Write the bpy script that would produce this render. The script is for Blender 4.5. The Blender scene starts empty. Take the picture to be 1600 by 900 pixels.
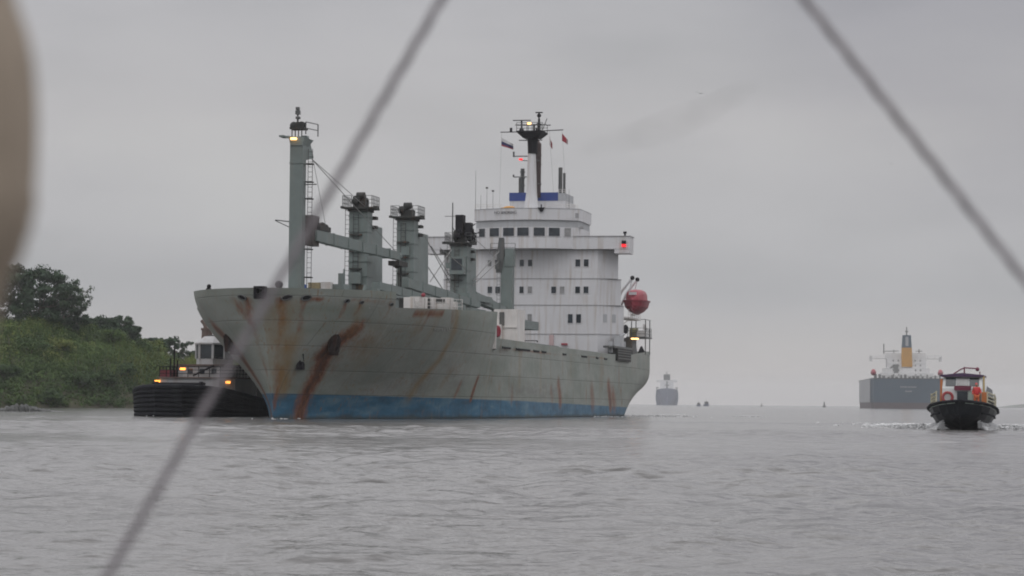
import bpy, bmesh, math, random
import numpy as np
from mathutils import Vector, Matrix
random.seed(7)
rng = np.random.default_rng(11)
R = math.radians
sc = bpy.context.scene
C = sc.collection

# ------------------------------------------------------------------ camera
cam_d = bpy.data.cameras.new('camera')
cam = bpy.data.objects.new('camera', cam_d)
C.objects.link(cam)
cam_d.sensor_width = 36.0
cam_d.lens = 36.0 * 3960 / 1600
cam_d.clip_start = 0.05
cam_d.clip_end = 20000
cam.location = (0, 0, 1.6)
cam.rotation_euler = (R(90) + math.atan(179 / 3960), 0, 0.009)
cam.rotation_mode = 'XYZ'
cam.matrix_world = (Matrix.Translation((0, 0, 1.6)) @ Matrix.Rotation(R(90) + math.atan(179 / 3960), 4, 'X')
                    @ Matrix.Rotation(0.009, 4, 'Z'))
cam_d.dof.use_dof = True
cam_d.dof.focus_distance = 85.0
cam_d.dof.aperture_fstop = 5.9
sc.camera = cam

# ------------------------------------------------------------------ sky, sun, exposure
SUN_EL, SUN_AZ = R(58), R(200)
world = bpy.data.worlds.new('World')
sc.world = world
world.use_nodes = True
nt = world.node_tree
nt.nodes.clear()
def N(t, typ, **kw):
    n = t.nodes.new(typ)
    for k, v in kw.items():
        if k.startswith('i_'):
            key = k[2:]
            key = int(key) if key.isdigit() else key.replace('_', ' ')
            n.inputs[key].default_value = v
        else:
            setattr(n, k, v)
    return n
def ramp(t, stops, fac=None, interp='LINEAR'):
    r = t.nodes.new('ShaderNodeValToRGB')
    r.color_ramp.interpolation = interp
    el = r.color_ramp.elements
    while len(el) < len(stops):
        el.new(0.5)
    for e, (p, c) in zip(el, stops):
        e.position = p
        e.color = (*c, 1) if len(c) == 3 else c
    if fac is not None:
        t.links.new(fac, r.inputs[0])
    return r
sky = N(nt, 'ShaderNodeTexSky', sky_type='NISHITA', sun_disc=False, sun_elevation=SUN_EL, sun_rotation=SUN_AZ)
tc = N(nt, 'ShaderNodeTexCoord')
sep = N(nt, 'ShaderNodeSeparateXYZ')
nt.links.new(tc.outputs['Generated'], sep.inputs[0])
# overcast deck: brightness by elevation (sin), 0..1
elev = N(nt, 'ShaderNodeMapRange', i_1=-0.02, i_2=0.6)
nt.links.new(sep.outputs[2], elev.inputs[0])
K = 1.0
def g(v, a=1.0, b=1.0, c=1.0):
    return (v * a * K, v * b * K, v * c * K)
er = ramp(nt, [(0.0, g(.465, 1.03, 1.0, .975)), (0.055, g(.46, 1.03, 1.0, .98)), (0.10, g(.445, .99, 1.0, 1.02)),
               (0.16, g(.475, 1.0, 1.0, 1.01)), (0.21, g(.49, 1.01, 1.0, 1.0)), (0.29, g(.47, 1.0, 1.0, 1.02)),
               (.38, g(.70, 1.0, 1.0, 1.02)), (.5, g(.88, 1.0, 1.0, 1.02)), (1.0, g(1.20, 1.0, 1.0, 1.02))], elev.outputs[0])
mp = N(nt, 'ShaderNodeMapping')
mp.inputs['Scale'].default_value = (5.0, 5.0, 17.0)
mp.inputs['Location'].default_value = (2.3, 0.4, 0.7)
nt.links.new(tc.outputs['Generated'], mp.inputs[0])
cn = N(nt, 'ShaderNodeTexNoise', i_Scale=1.0, i_Detail=4.0, i_Roughness=0.5)
nt.links.new(mp.outputs[0], cn.inputs['Vector'])
cr = ramp(nt, [(0.25, (.85, .85, .865)), (0.5, (.99, .981, .996)), (0.78, (1.10, 1.095, 1.085))], cn.outputs[0])
mul = N(nt, 'ShaderNodeMix', data_type='RGBA', blend_type='MULTIPLY')
mul.inputs[0].default_value = 1.0
nt.links.new(er.outputs[0], mul.inputs[6])
nt.links.new(cr.outputs[0], mul.inputs[7])
cd_ = N(nt, 'ShaderNodeVectorMath', operation='DISTANCE')      # a broad darker cloud, high on the right
nt.links.new(tc.outputs['Generated'], cd_.inputs[0])
cd_.inputs[1].default_value = (.215, .955, .205)
cdr = ramp(nt, [(0.0, (.68, .675, .715)), (.09, (.80, .798, .825)), (.17, (1, 1, 1))], cd_.outputs['Value'], 'EASE')
mul2 = N(nt, 'ShaderNodeMix', data_type='RGBA', blend_type='MULTIPLY')
mul2.inputs[0].default_value = 1.0
nt.links.new(mul.outputs[2], mul2.inputs[6])
nt.links.new(cdr.outputs[0], mul2.inputs[7])
gain = N(nt, 'ShaderNodeVectorMath', operation='SCALE')
gain.inputs[3].default_value = 10.0
nt.links.new(mul2.outputs[2], gain.inputs[0])
mix = N(nt, 'ShaderNodeMix', data_type='RGBA')
mix.inputs[0].default_value = 0.975
nt.links.new(sky.outputs[0], mix.inputs[6])
nt.links.new(gain.outputs[0], mix.inputs[7])
bg = N(nt, 'ShaderNodeBackground', i_Strength=0.1)
nt.links.new(mix.outputs[2], bg.inputs[0])
wo = N(nt, 'ShaderNodeOutputWorld')
nt.links.new(bg.outputs[0], wo.inputs[0])

sun_d = bpy.data.lights.new('sun', 'SUN')
sun_d.energy = 0.5
sun_d.angle = R(40)
sun_d.color = (1.0, 0.97, 0.93)
sun = bpy.data.objects.new('sun', sun_d)
C.objects.link(sun)
sdir = Vector((math.sin(SUN_AZ) * math.cos(SUN_EL), math.cos(SUN_AZ) * math.cos(SUN_EL), math.sin(SUN_EL)))
sun.rotation_euler = sdir.to_track_quat('Z', 'Y').to_euler()
sun.location = (0, -50, 80)

vs = sc.view_settings
vs.view_transform = 'Standard'
vs.look = 'None'
vs.gamma = 1.0
vs.use_curve_mapping = False
vs.exposure = 0.0
sc.cycles.volume_bounces = 2
sc.cycles.max_bounces = 8
sc.cycles.filter_width = 1.9

# ------------------------------------------------------------------ material helpers
def mat(name):
    m = bpy.data.materials.new(name)
    m.use_nodes = True
    t = m.node_tree
    t.nodes.clear()
    b = N(t, 'ShaderNodeBsdfPrincipled')
    o = N(t, 'ShaderNodeOutputMaterial')
    t.links.new(b.outputs[0], o.inputs[0])
    return m, t, b
def mixc(t, fac, a, b, blend='MIX'):
    x = N(t, 'ShaderNodeMix', data_type='RGBA', blend_type=blend)
    for i, v in ((0, fac), (6, a), (7, b)):
        if hasattr(v, 'is_output'):
            t.links.new(v, x.inputs[i])
        elif i == 0:
            x.inputs[0].default_value = v
        else:
            x.inputs[i].default_value = (*v, 1) if len(v) == 3 else v
    return x.outputs[2]
def noise(t, scale, vec=None, detail=4.0, rough=0.55, stretch=None):
    n = N(t, 'ShaderNodeTexNoise', i_Scale=scale, i_Detail=detail, i_Roughness=rough)
    if vec is None:
        vec = N(t, 'ShaderNodeTexCoord').outputs['Object']
    if stretch:
        m = N(t, 'ShaderNodeMapping')
        m.inputs['Scale'].default_value = stretch
        t.links.new(vec, m.inputs[0])
        vec = m.outputs[0]
    t.links.new(vec, n.inputs['Vector'])
    return n.outputs[0]
def math_n(t, op, a, b=None, c=None, clamp=False):
    n = N(t, 'ShaderNodeMath', operation=op, use_clamp=clamp)
    for i, v in enumerate((a, b, c)):
        if v is None:
            continue
        if hasattr(v, 'is_output'):
            t.links.new(v, n.inputs[i])
        else:
            n.inputs[i].default_value = v
    return n.outputs[0]
def paint(name, col, dirt=(.16, .13, .10), amt=.35, rough=.5, scale=.5, rust=0.0, metal=0.0, bump=.0, var=.12, spec=.5):
    """weathered paint: blotchy tone, vertical run-down streaks, optional rust blooms"""
    m, t, b = mat(name)
    n1 = noise(t, scale, detail=6)
    lo = tuple(c * (1 - var) for c in col)
    hi = tuple(min(1, c * (1 + var)) for c in col)
    base = ramp(t, [(.3, lo), (.7, hi)], n1).outputs[0]
    st = noise(t, 1.0, stretch=(2.2, 2.2, .16), detail=3)
    sf = ramp(t, [(.5, (0, 0, 0)), (.78, (amt,) * 3)], st).outputs[0]
    c = mixc(t, sf, base, dirt)
    if rust > 0:
        rn = noise(t, 1.3, stretch=(1, 1, .45), detail=7, rough=.65)
        rf = ramp(t, [(.72 - rust, (0, 0, 0)), (.80 - rust * .6, (.85,) * 3)], rn).outputs[0]
        c = mixc(t, rf, c, (.17, .065, .025))
    t.links.new(c, b.inputs['Base Color'])
    b.inputs['Roughness'].default_value = rough
    b.inputs['Metallic'].default_value = metal
    b.inputs['Specular IOR Level'].default_value = spec
    if bump:
        bp = N(t, 'ShaderNodeBump', i_Strength=bump, i_Distance=.05)
        t.links.new(noise(t, 6, detail=4), bp.inputs['Height'])
        t.links.new(bp.outputs[0], b.inputs['Normal'])
    return m
def lamp_mat(name, col, s):
    m, t, b = mat(name)
    b.inputs['Base Color'].default_value = (*col, 1)
    b.inputs['Emission Color'].default_value = (*col, 1)
    b.inputs['Emission Strength'].default_value = s
    return m
def glass_mat(name, col=(.012, .016, .02), rough=.12):
    m, t, b = mat(name)
    t.links.new(ramp(t, [(.3, col), (.75, tuple(c * 3 for c in col))], noise(t, .8)).outputs[0], b.inputs['Base Color'])
    b.inputs['Roughness'].default_value = rough
    return m

# ------------------------------------------------------------------ mesh helpers
class MB:
    """collects simple solids; build() links them as ONE mesh object.  sx=-1 turns (aft, port, up) into (forward, port, up)."""
    def __init__(self, sx=1):
        self.v, self.f, self.m, self.sx, self.mi = [], [], [], sx, 0
    def add(self, vs_, fs_):
        o = len(self.v)
        self.v += [(self.sx * p[0], p[1], p[2]) for p in vs_]
        self.f += [tuple(i + o for i in q) for q in fs_]
        self.m += [self.mi] * len(fs_)
        return self
    def mat(self, i):
        self.mi = i
        return self
    def box(self, x0, x1, y0, y1, z0, z1):
        return self.add([(x0, y0, z0), (x1, y0, z0), (x1, y1, z0), (x0, y1, z0), (x0, y0, z1), (x1, y0, z1), (x1, y1, z1), (x0, y1, z1)],
                        [(0, 3, 2, 1), (4, 5, 6, 7), (0, 1, 5, 4), (1, 2, 6, 5), (2, 3, 7, 6), (3, 0, 4, 7)])
    def cbox(self, c, s, rz=0.0, ry=0.0):
        M = Matrix.Rotation(rz, 3, 'Z') @ Matrix.Rotation(ry, 3, 'Y')
        pts = []
        for z in (-.5, .5):
            for x, y in ((-.5, -.5), (.5, -.5), (.5, .5), (-.5, .5)):
                pts.append(tuple(Vector(c) + M @ Vector((x * s[0], y * s[1], z * s[2]))))
        return self.add(pts, [(0, 3, 2, 1), (4, 5, 6, 7), (0, 1, 5, 4), (1, 2, 6, 5), (2, 3, 7, 6), (3, 0, 4, 7)])
    def cyl(self, p, q, r, r2=None, n=8):
        r2 = r if r2 is None else r2
        p, q = Vector(p), Vector(q)
        d = (q - p).normalized()
        a = d.orthogonal().normalized()
        b = d.cross(a)
        pts = []
        for c, rr in ((p, r), (q, r2)):
            for k in range(n):
                an = 2 * math.pi * k / n
                pts.append(tuple(c + (a * math.cos(an) + b * math.sin(an)) * rr))
        fs_ = [(k, (k + 1) % n, n + (k + 1) % n, n + k) for k in range(n)]
        fs_ += [tuple(range(n - 1, -1, -1)), tuple(range(n, 2 * n))]
        return self.add(pts, fs_)
    def tube(self, pts, r, n=5):
        for a, b in zip(pts[:-1], pts[1:]):
            self.cyl(a, b, r, r, n)
        return self
    def loft(self, secs, cap=True, close=True):
        n = len(secs[0])
        pts = [p for s in secs for p in s]
        fs_ = []
        for i in range(len(secs) - 1):
            for k in range(n if close else n - 1):
                k2 = (k + 1) % n
                fs_.append((i * n + k, i * n + k2, (i + 1) * n + k2, (i + 1) * n + k))
        if cap:
            fs_.append(tuple(range(n - 1, -1, -1)))
            fs_.append(tuple(range((len(secs) - 1) * n, len(secs) * n)))
        return self.add(pts, fs_)
    def prism(self, poly, z0, z1):
        return self.loft([[(x, y, z0) for x, y in poly], [(x, y, z1) for x, y in poly]])
    def ball(self, c, r, n=10, m=6, sc_=(1, 1, 1)):
        secs = []
        for i in range(m + 1):
            th = math.pi * (i + .02) / (m + .04)
            rr = math.sin(th) * r
            secs.append([(c[0] + rr * math.cos(2 * math.pi * k / n) * sc_[0], c[1] + rr * math.sin(2 * math.pi * k / n) * sc_[1],
                          c[2] + math.cos(th) * r * sc_[2]) for k in range(n)])
        return self.loft(secs)
    def rail(self, pts, h=1.0, bars=3, r=.03, step=1.6):
        """open guard rail along a polyline"""
        for j in range(bars):
            dz = h * (j + 1) / bars
            self.tube([(p[0], p[1], p[2] + dz) for p in pts], r, 4)
        for a, b in zip(pts[:-1], pts[1:]):
            L = (Vector(b) - Vector(a)).length
            k = max(1, int(L / step))
            for i in range(k + 1):
                p = Vector(a).lerp(Vector(b), i / k)
                self.cyl(tuple(p), (p.x, p.y, p.z + h), r * 1.2, None, 4)
        return self
    def build(self, name, mats, parent=None, smooth=False, recalc=True):
        me = bpy.data.meshes.new(name)
        me.from_pydata(self.v, [], self.f)
        if not isinstance(mats, (list, tuple)):
            mats = [mats]
        for x in mats:
            me.materials.append(x)
        me.polygons.foreach_set('material_index', self.m)
        if recalc:
            bm = bmesh.new()
            bm.from_mesh(me)
            bmesh.ops.recalc_face_normals(bm, faces=bm.faces)
            bm.to_mesh(me)
            bm.free()
        if smooth:
            me.polygons.foreach_set('use_smooth', [True] * len(me.polygons))
        me.update()
        return link(name, me, parent)
def link(name, data, parent=None):
    o = bpy.data.objects.new(name, data)
    C.objects.link(o)
    if parent:
        o.parent = parent
    return o
def tag(o, label, cat, group=None):
    o['label'] = label
    o['category'] = cat
    if group:
        o['group'] = group
    return o
def kind(o, k='structure'):
    o['kind'] = k
    return o
def thing(name, loc, rz, label, cat, group=None):
    o = link(name, None)
    o.location = loc
    o.rotation_euler = (0, 0, rz)
    return tag(o, label, cat, group)
def mesh_np(name, V, F, mats, parent=None, smooth=False, attrs=None):
    me = bpy.data.meshes.new(name)
    n, k = F.shape
    me.vertices.add(len(V))
    me.vertices.foreach_set('co', V.astype(np.float32).ravel())
    me.loops.add(n * k)
    me.loops.foreach_set('vertex_index', F.astype(np.int32).ravel())
    me.polygons.add(n)
    me.polygons.foreach_set('loop_start', np.arange(0, n * k, k, dtype=np.int32))
    me.polygons.foreach_set('loop_total', np.full(n, k, dtype=np.int32))
    if smooth:
        me.polygons.foreach_set('use_smooth', np.ones(n, dtype=bool))
    for a, v in (attrs or {}).items():
        at = me.attributes.new(a, 'FLOAT', 'POINT')
        at.data.foreach_set('value', v.astype(np.float32))
    me.materials.append(mats)
    me.update(calc_edges=True)
    me.validate()
    return link(name, me, parent)
def text_mesh(name, body, size, material, parent, M, depth=.015):
    cu = bpy.data.curves.new(name, 'FONT')
    cu.body = body
    cu.size = size
    cu.extrude = depth
    cu.align_x = 'CENTER'
    cu.align_y = 'CENTER'
    o = bpy.data.objects.new('tmp', cu)
    C.objects.link(o)
    dg = bpy.context.evaluated_depsgraph_get()
    me = bpy.data.meshes.new_from_object(o.evaluated_get(dg))
    bpy.data.objects.remove(o)
    me.transform(M)
    me.materials.clear()
    me.materials.append(material)
    return link(name, me, parent)

# ------------------------------------------------------------------ water
def cl(x, a=0., b=1.):
    return max(a, min(b, x))
m_water, t, b = mat('river_water')
pos = N(t, 'ShaderNodeNewGeometry').outputs['Position']
wn = noise(t, .05, vec=pos, detail=3)
t.links.new(ramp(t, [(.3, (.106, .103, .100)), (.7, (.124, .120, .116))], wn).outputs[0], b.inputs['Base Color'])
b.inputs['Roughness'].default_value = .12
b.inputs['IOR'].default_value = 1.33
h1 = noise(t, 1.0, vec=pos, stretch=(.8, 1.0, 1), detail=5, rough=.6)
h2 = noise(t, 1.0, vec=pos, stretch=(2.1, 3.4, 1), detail=3, rough=.55)
patch = ramp(t, [(.35, (.35,) * 3), (.65, (1,) * 3)], noise(t, 1.0, vec=pos, stretch=(.012, .05, 1), detail=3)).outputs[0]
h0 = noise(t, 1.0, vec=pos, stretch=(.26, .36, 1), detail=3)
hh = math_n(t, 'ADD', math_n(t, 'MULTIPLY_ADD', h0, 1.9, h1), math_n(t, 'MULTIPLY', h2, .30))
hh = math_n(t, 'MULTIPLY', hh, patch)
bp = N(t, 'ShaderNodeBump', i_Strength=.75, i_Distance=.24)
t.links.new(hh, bp.inputs['Height'])
t.links.new(bp.outputs[0], b.inputs['Normal'])

th_d = np.linspace(R(-16), R(16), 545)
th_s = np.linspace(R(16), R(344), 90)[1:-1]
th = np.concatenate([th_d, th_s])
r_0 = 6.0 * np.exp(np.arange(0, 90) * .0095)
r_1 = r_0[-1] * np.exp(np.arange(1, 910) * .0031)
r_a = np.concatenate([r_0, r_1, r_1[-1] * np.exp(np.arange(1, 90) * .0085)])
r_b = r_a[-1] * np.exp(np.arange(1, 61) * np.log(6500 / r_a[-1]) / 60)
rr = np.concatenate([[0.02, 1.5, 3.0, 4.5], r_a, r_b])
RR, TT = np.meshgrid(rr, th, indexing='ij')
X, Y = RR * np.sin(TT), RR * np.cos(TT)
Z = np.zeros_like(X)
spacing = np.gradient(rr)[:, None]
mod = np.zeros_like(X)
for _ in range(7):
    a = rng.uniform(0, 6.28)
    k = 2 * np.pi / rng.uniform(35, 140)
    mod += np.sin(k * (X * .35 * np.cos(a) + Y * np.sin(a)) + rng.uniform(0, 6.28))
mod = np.clip(.72 + .26 * mod, .22, 1.6)
for _ in range(100):
    lam = .30 * (5.0 / .30) ** (rng.random() ** 1.1)
    a = rng.normal(R(80), R(62))
    k = 2 * np.pi / lam
    w = np.clip(lam / (3.0 * spacing) - .4, 0, 1)
    Z += w * .0032 * lam ** .80 * np.sin(k * (X * np.cos(a) + Y * np.sin(a)) + rng.uniform(0, 6.28))
dense = (np.abs((TT + np.pi) % (2 * np.pi) - np.pi) < R(16.2))
Z = Z * mod * dense
nr, ntht = X.shape
idx = np.arange(nr * ntht).reshape(nr, ntht)
F = np.stack([idx[:-1, :], np.roll(idx, -1, 1)[:-1, :], np.roll(idx, -1, 1)[1:, :], idx[1:, :]], -1).reshape(-1, 4)
V = np.stack([X, Y, Z], -1).reshape(-1, 3)
kind(mesh_np('water', V, F[:, ::-1], m_water, smooth=True))

# ------------------------------------------------------------------ bank with brush and trees
m_soil, t, b = mat('bank_soil')
t.links.new(ramp(t, [(.3, (.035, .03, .02)), (.7, (.06, .062, .028))], noise(t, .2, detail=6)).outputs[0], b.inputs['Base Color'])
b.inputs['Roughness'].default_value = .95
def leaf_mat(name, dark, light, warm):
    m, t, b = mat(name)
    at = N(t, 'ShaderNodeAttribute', attribute_name='tone')
    c = ramp(t, [(0, dark), (.55, light), (1, warm)], at.outputs['Fac']).outputs[0]
    t.links.new(c, b.inputs['Base Color'])
    b.inputs['Roughness'].default_value = .75
    b.inputs['Specular IOR Level'].default_value = .2
    return m
m_brush = leaf_mat('brush_leaves', (.024, .046, .016), (.060, .105, .026), (.135, .155, .036))
m_tree = leaf_mat('tree_leaves', (.022, .042, .024), (.038, .066, .034), (.062, .088, .042))
m_bark = paint('bark', (.10, .085, .07), amt=.3, rough=.9, scale=2)

hx = [-420, -140, -97, -90, -84, -78, -72, -67, -60, -52, -42, -28, -14, 0, 12]
hz = [18, 17.2, 15.8, 15.2, 14.0, 12.4, 10.6, 9.2, 7.6, 6.0, 4.4, 3.0, 2.0, .6, -1.5]
def bank_front(x):
    return 424 + np.where(x > -84, (x + 84) * 2.3, (x + 84) * .25) + 5 * np.sin(x * .11) + 2.5 * np.sin(x * .31 + 1)
def bank_z(x, y):
    d = y - bank_front(x)
    crest = np.interp(x, hx, hz)
    lump = 1.5 * np.sin(x * .21 + y * .05) + 1.3 * np.sin(x * .47 - y * .13 + 2) + 1.1 * np.sin(y * .35 + x * .19) + .6 * np.sin(x * .9 + y * .5)
    tt = np.clip(d / 42, -0.2, 1)
    z = crest * (1 - (1 - np.clip(tt, 0, 1)) ** 1.7) + lump * np.clip(tt * 1.5, 0, .7)
    z = z * (1 - .75 * np.clip((d - 58) / 50, 0, 1))
    return np.where(d < 0, d * .35, z) - .25
gx = np.linspace(-420, 14, 150)
gy = np.linspace(300, 900, 200)
GX, GY = np.meshgrid(gx, gy, indexing='ij')
GZ = np.maximum(bank_z(GX, GY), -1.8)
idx = np.arange(GX.size).reshape(GX.shape)
F = np.stack([idx[:-1, :-1], idx[1:, :-1], idx[1:, 1:], idx[:-1, 1:]], -1).reshape(-1, 4)
kind(mesh_np('river_bank', np.stack([GX, GY, GZ], -1).reshape(-1, 3), F, m_soil, smooth=True))

def P(px, d):   # sideways position on a bearing at a distance, used to lay out the shore
    return (px - 800) / 3960 * d
def leaf_cloud(cent, rad, per, size, tone, flat=.8, wild=.8):
    """per leaf quads round each centre; returns verts, faces, tone"""
    n = len(cent)
    P = np.repeat(cent, per, 0)
    rd = np.repeat(rad, per)
    d = rng.normal(size=(n * per, 3))
    d /= np.linalg.norm(d, axis=1)[:, None]
    u = rng.random(n * per) ** .45
    P = P + d * (rd * u)[:, None] * np.array([1, 1, flat])
    a = rng.normal(size=(n * per, 3))
    nb = d + wild * a / np.linalg.norm(a, axis=1)[:, None] + np.array([0, 0, .45])
    nb /= np.linalg.norm(nb, axis=1)[:, None]
    t1 = np.cross(nb, rng.normal(size=(n * per, 3)))
    t1 /= np.linalg.norm(t1, axis=1)[:, None]
    t2 = np.cross(nb, t1)
    s = size * rng.uniform(.6, 1.4, n * per)[:, None]
    V = np.stack([P - t1 * s * 1.25, P + t2 * s * .5, P + t1 * s * 1.25, P - t2 * s * .5], 1).reshape(-1, 3)
    F = np.arange(n * per * 4).reshape(-1, 4)
    T = np.repeat(np.clip(np.repeat(tone, per) + rng.normal(0, .09, n * per), 0, 1), 4)
    return V, F, T
nb = 7400
bx = np.where(rng.random(nb) < .9, rng.uniform(-118, -34, nb), rng.uniform(-170, 6, nb))
by = bank_front(bx) + rng.random(nb) ** 1.2 * 85
bz = bank_z(bx, by)
rad = rng.uniform(.7, 1.9, nb)
hue = .5 + .24 * np.sin(bx * .13 + by * .07) + .2 * np.sin(bx * .31 - by * .22 + 1.3)
crest = np.clip((by - bank_front(bx)) / 40, 0, 1)
tone = np.clip(hue * .55 + crest * .45 + rng.normal(0, .12, nb), .02, 1)
ok = bz > .1
V, F, T = leaf_cloud(np.stack([bx, by, bz + rad * .35], -1)[ok], rad[ok], 58, .185, tone[ok], .8, .38)
kind(mesh_np('brush', V, F, m_brush, attrs={'tone': T}), 'stuff')
# separate bushes standing out of the brush
def bush(x, y, r, tone, label):
    z0 = float(bank_z(np.array(x), np.array(y)))
    o = thing('bush', (x, y, z0), 0, label, 'bush', 'bushes on the bank slope')
    mb = MB()
    cents = []
    for k in range(7):
        a = k * .9
        e = (math.cos(a) * r * .6, math.sin(a) * r * .6, r * random.uniform(.5, 1.0))
        mb.cyl((0, 0, -.3), e, .07, .03, 5)
        cents.append(e)
    mb.build('stem', m_bark, o)
    for k in range(22):
        a, u = random.uniform(0, 6.28), math.sqrt(random.random())
        cents.append((math.cos(a) * r * u, math.sin(a) * r * u, r * (.25 + .75 * math.sqrt(max(0, 1 - u * u)) * random.uniform(.5, 1))))
    V, F, T = leaf_cloud(np.array(cents), np.full(len(cents), r * .36), 70, .2, np.full(len(cents), tone) + rng.normal(0, .08, len(cents)), .8, .5)
    mesh_np('foliage', V, F, m_brush, o, attrs={'tone': T})
for px_, d_, r_, tn_, lab in (
        (12, 432, 2.6, .10, 'dark bush low on the bank behind the wet stone spur'),
        (48, 446, 3.0, .30, 'mid green rounded bush halfway up the bank below the tall lobed tree'),
        (78, 436, 2.2, .08, 'small dark bush at the foot of the bank past the end of the stone spur'),
        (96, 458, 2.6, .85, 'yellow green bush high on the slope under the sparse tree'),
        (122, 446, 2.8, .12, 'dark rounded bush in the middle of the open slope'),
        (140, 464, 2.2, .75, 'pale green bush below the flat topped tree'),
        (158, 452, 2.6, .15, 'dark bush low on the slope below the flat topped tree'),
        (178, 474, 2.6, .55, 'bright green bush on the falling crest near the small dark tree'),
        (192, 462, 2.4, .10, 'dark bush near the water close to the tug bow'),
        (214, 484, 2.8, .35, 'mid green bush on the slope directly above the tug bow fenders'),
        (236, 492, 3.0, .7, 'yellowish bush on the slope behind the maroon tug locker'),
        (262, 502, 3.2, .2, 'dark green bush behind the tug deckhouse')):
    bush(P(px_, d_), d_, r_, tn_, lab)
# long grass blades mixed in along the upper slope
ng = 26000
gx_ = rng.uniform(-150, -30, ng)
gy_ = bank_front(gx_) + 12 + rng.random(ng) * 46
gz_ = bank_z(gx_, gy_)
hgt = rng.uniform(1.0, 2.6, ng)
lean = rng.normal(0, .45, (ng, 2))
wd = rng.uniform(.05, .12, ng)
base = np.stack([gx_, gy_, gz_], -1)
tip = base + np.stack([lean[:, 0], lean[:, 1], hgt], -1)
V = np.stack([base + np.stack([-wd, 0 * wd, 0 * wd], -1), base + np.stack([wd, 0 * wd, 0 * wd], -1), tip], 1).reshape(-1, 3)
T = np.repeat(np.clip(.6 + .3 * np.sin(gx_ * .17) + rng.normal(0, .15, ng), 0, 1), 3)
kind(mesh_np('long_grass', V, np.arange(ng * 3).reshape(-1, 3), m_brush, attrs={'tone': T}), 'stuff')

def tree(x, y, h, cr, ch, label, dens=1.0, lean=0.0, tone=.35, leaf=.30, nclump=90, spread=1.0):
    z0 = float(bank_z(np.array(x), np.array(y))) - 1.0
    o = thing('tree', (x, y, z0), 0, label, 'tree', 'trees on the bank crest')
    mb = MB()
    top = Vector((lean, 0, h - ch * .55))
    mb.cyl((0, 0, 0), (lean * .4, 0, (h - ch) * .8), h * .035, h * .026)
    mb.cyl((lean * .4, 0, (h - ch) * .8), tuple(top), h * .026, h * .014)
    cents, rads = [], []
    for k in range(9):
        an = k * 2.4 + random.random()
        s = Vector((lean * .4, 0, (h - ch) * .8)).lerp(top, random.random())
        e = Vector((lean + math.cos(an) * cr * random.uniform(.5, .9), math.sin(an) * cr * random.uniform(.5, .9),
                    h - ch * random.uniform(.2, .8)))
        mid = s.lerp(e, .5) + Vector((0, 0, -.06 * h))
        mb.cyl(tuple(s), tuple(mid), h * .012, h * .009, 6)
        mb.cyl(tuple(mid), tuple(e), h * .009, h * .004, 6)
        for q in range(3):
            e2 = e + Vector((random.uniform(-1, 1), random.uniform(-1, 1), random.uniform(0, .8))) * cr * .3
            mb.cyl(tuple(e), tuple(e2), h * .004, h * .002, 4)
            cents.append(tuple(e2))
            rads.append(cr * random.uniform(.14, .22))
    mb.build('trunk', m_bark, o, smooth=True)
    while len(cents) < nclump:
        a, u = random.uniform(0, 6.28), math.sqrt(random.random())
        zz = random.uniform(-1, 1)
        lim = math.sqrt(max(0, 1 - zz * zz)) if zz > 0 else (1 - .35 * zz * zz)
        cents.append((lean + math.cos(a) * cr * u * lim * spread, math.sin(a) * cr * u * lim, h - ch * .5 + zz * ch * .45 + random.uniform(-.3, .3)))
        rads.append(cr * random.uniform(.12, .26))
    cents, rads = np.array(cents), np.array(rads)
    tn = np.clip(tone + rng.normal(0, .16, len(cents)), 0, 1)
    V, F, T = leaf_cloud(cents, rads, int(60 * dens), leaf, tn, .65)
    mesh_np('crown', V, F, m_tree, o, attrs={'tone': T})
    return o
tree(P(-10, 470), 470, 11.8, 7.4, 10.2, 'broad dark tree with a rounded crown half hidden behind the tan sail', nclump=120)
tree(P(62, 466), 466, 12.2, 6.6, 10.2, 'tall dense dark tree with a lobed top standing clear beside the tan sail', nclump=120)
tree(P(100, 474), 474, 9.0, 4.8, 7.6, 'lower dark tree tucked under the tall lobed tree on the bank crest', nclump=80)
tree(P(112, 482), 482, 9.2, 3.6, 5.6, 'sparse grey green tree with open branches showing sky', dens=.35, tone=.75, nclump=40, leaf=.24)
tree(P(168, 486), 486, 5.6, 5.2, 3.6, 'flat topped dark tree standing alone on the crest past the tall trees', nclump=80)
tree(P(196, 492), 492, 4.4, 3.4, 3.0, 'small dark tree at the shoulder of the flat topped one on the falling crest', nclump=55)
tree(P(226, 500), 500, 5.4, 3.0, 3.0, 'low round dark tree halfway down the falling crest', nclump=50)
tree(P(250, 506), 506, 5.6, 3.0, 3.0, 'low bushy tree beside the thin open tree by the tug', nclump=50)
tree(P(276, 512), 512, 7.6, 3.4, 5.0, 'thin open tree with a ragged crown rising next to the tug funnel', dens=.4, nclump=46, leaf=.26)
tree(P(300, 516), 516, 6.4, 3.2, 4.6, 'dark tree directly behind the tug wheelhouse', nclump=50)
tree(P(345, 520), 520, 5.0, 4.0, 3.8, 'bushy tree mostly hidden behind the ship bow', nclump=50)

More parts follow.
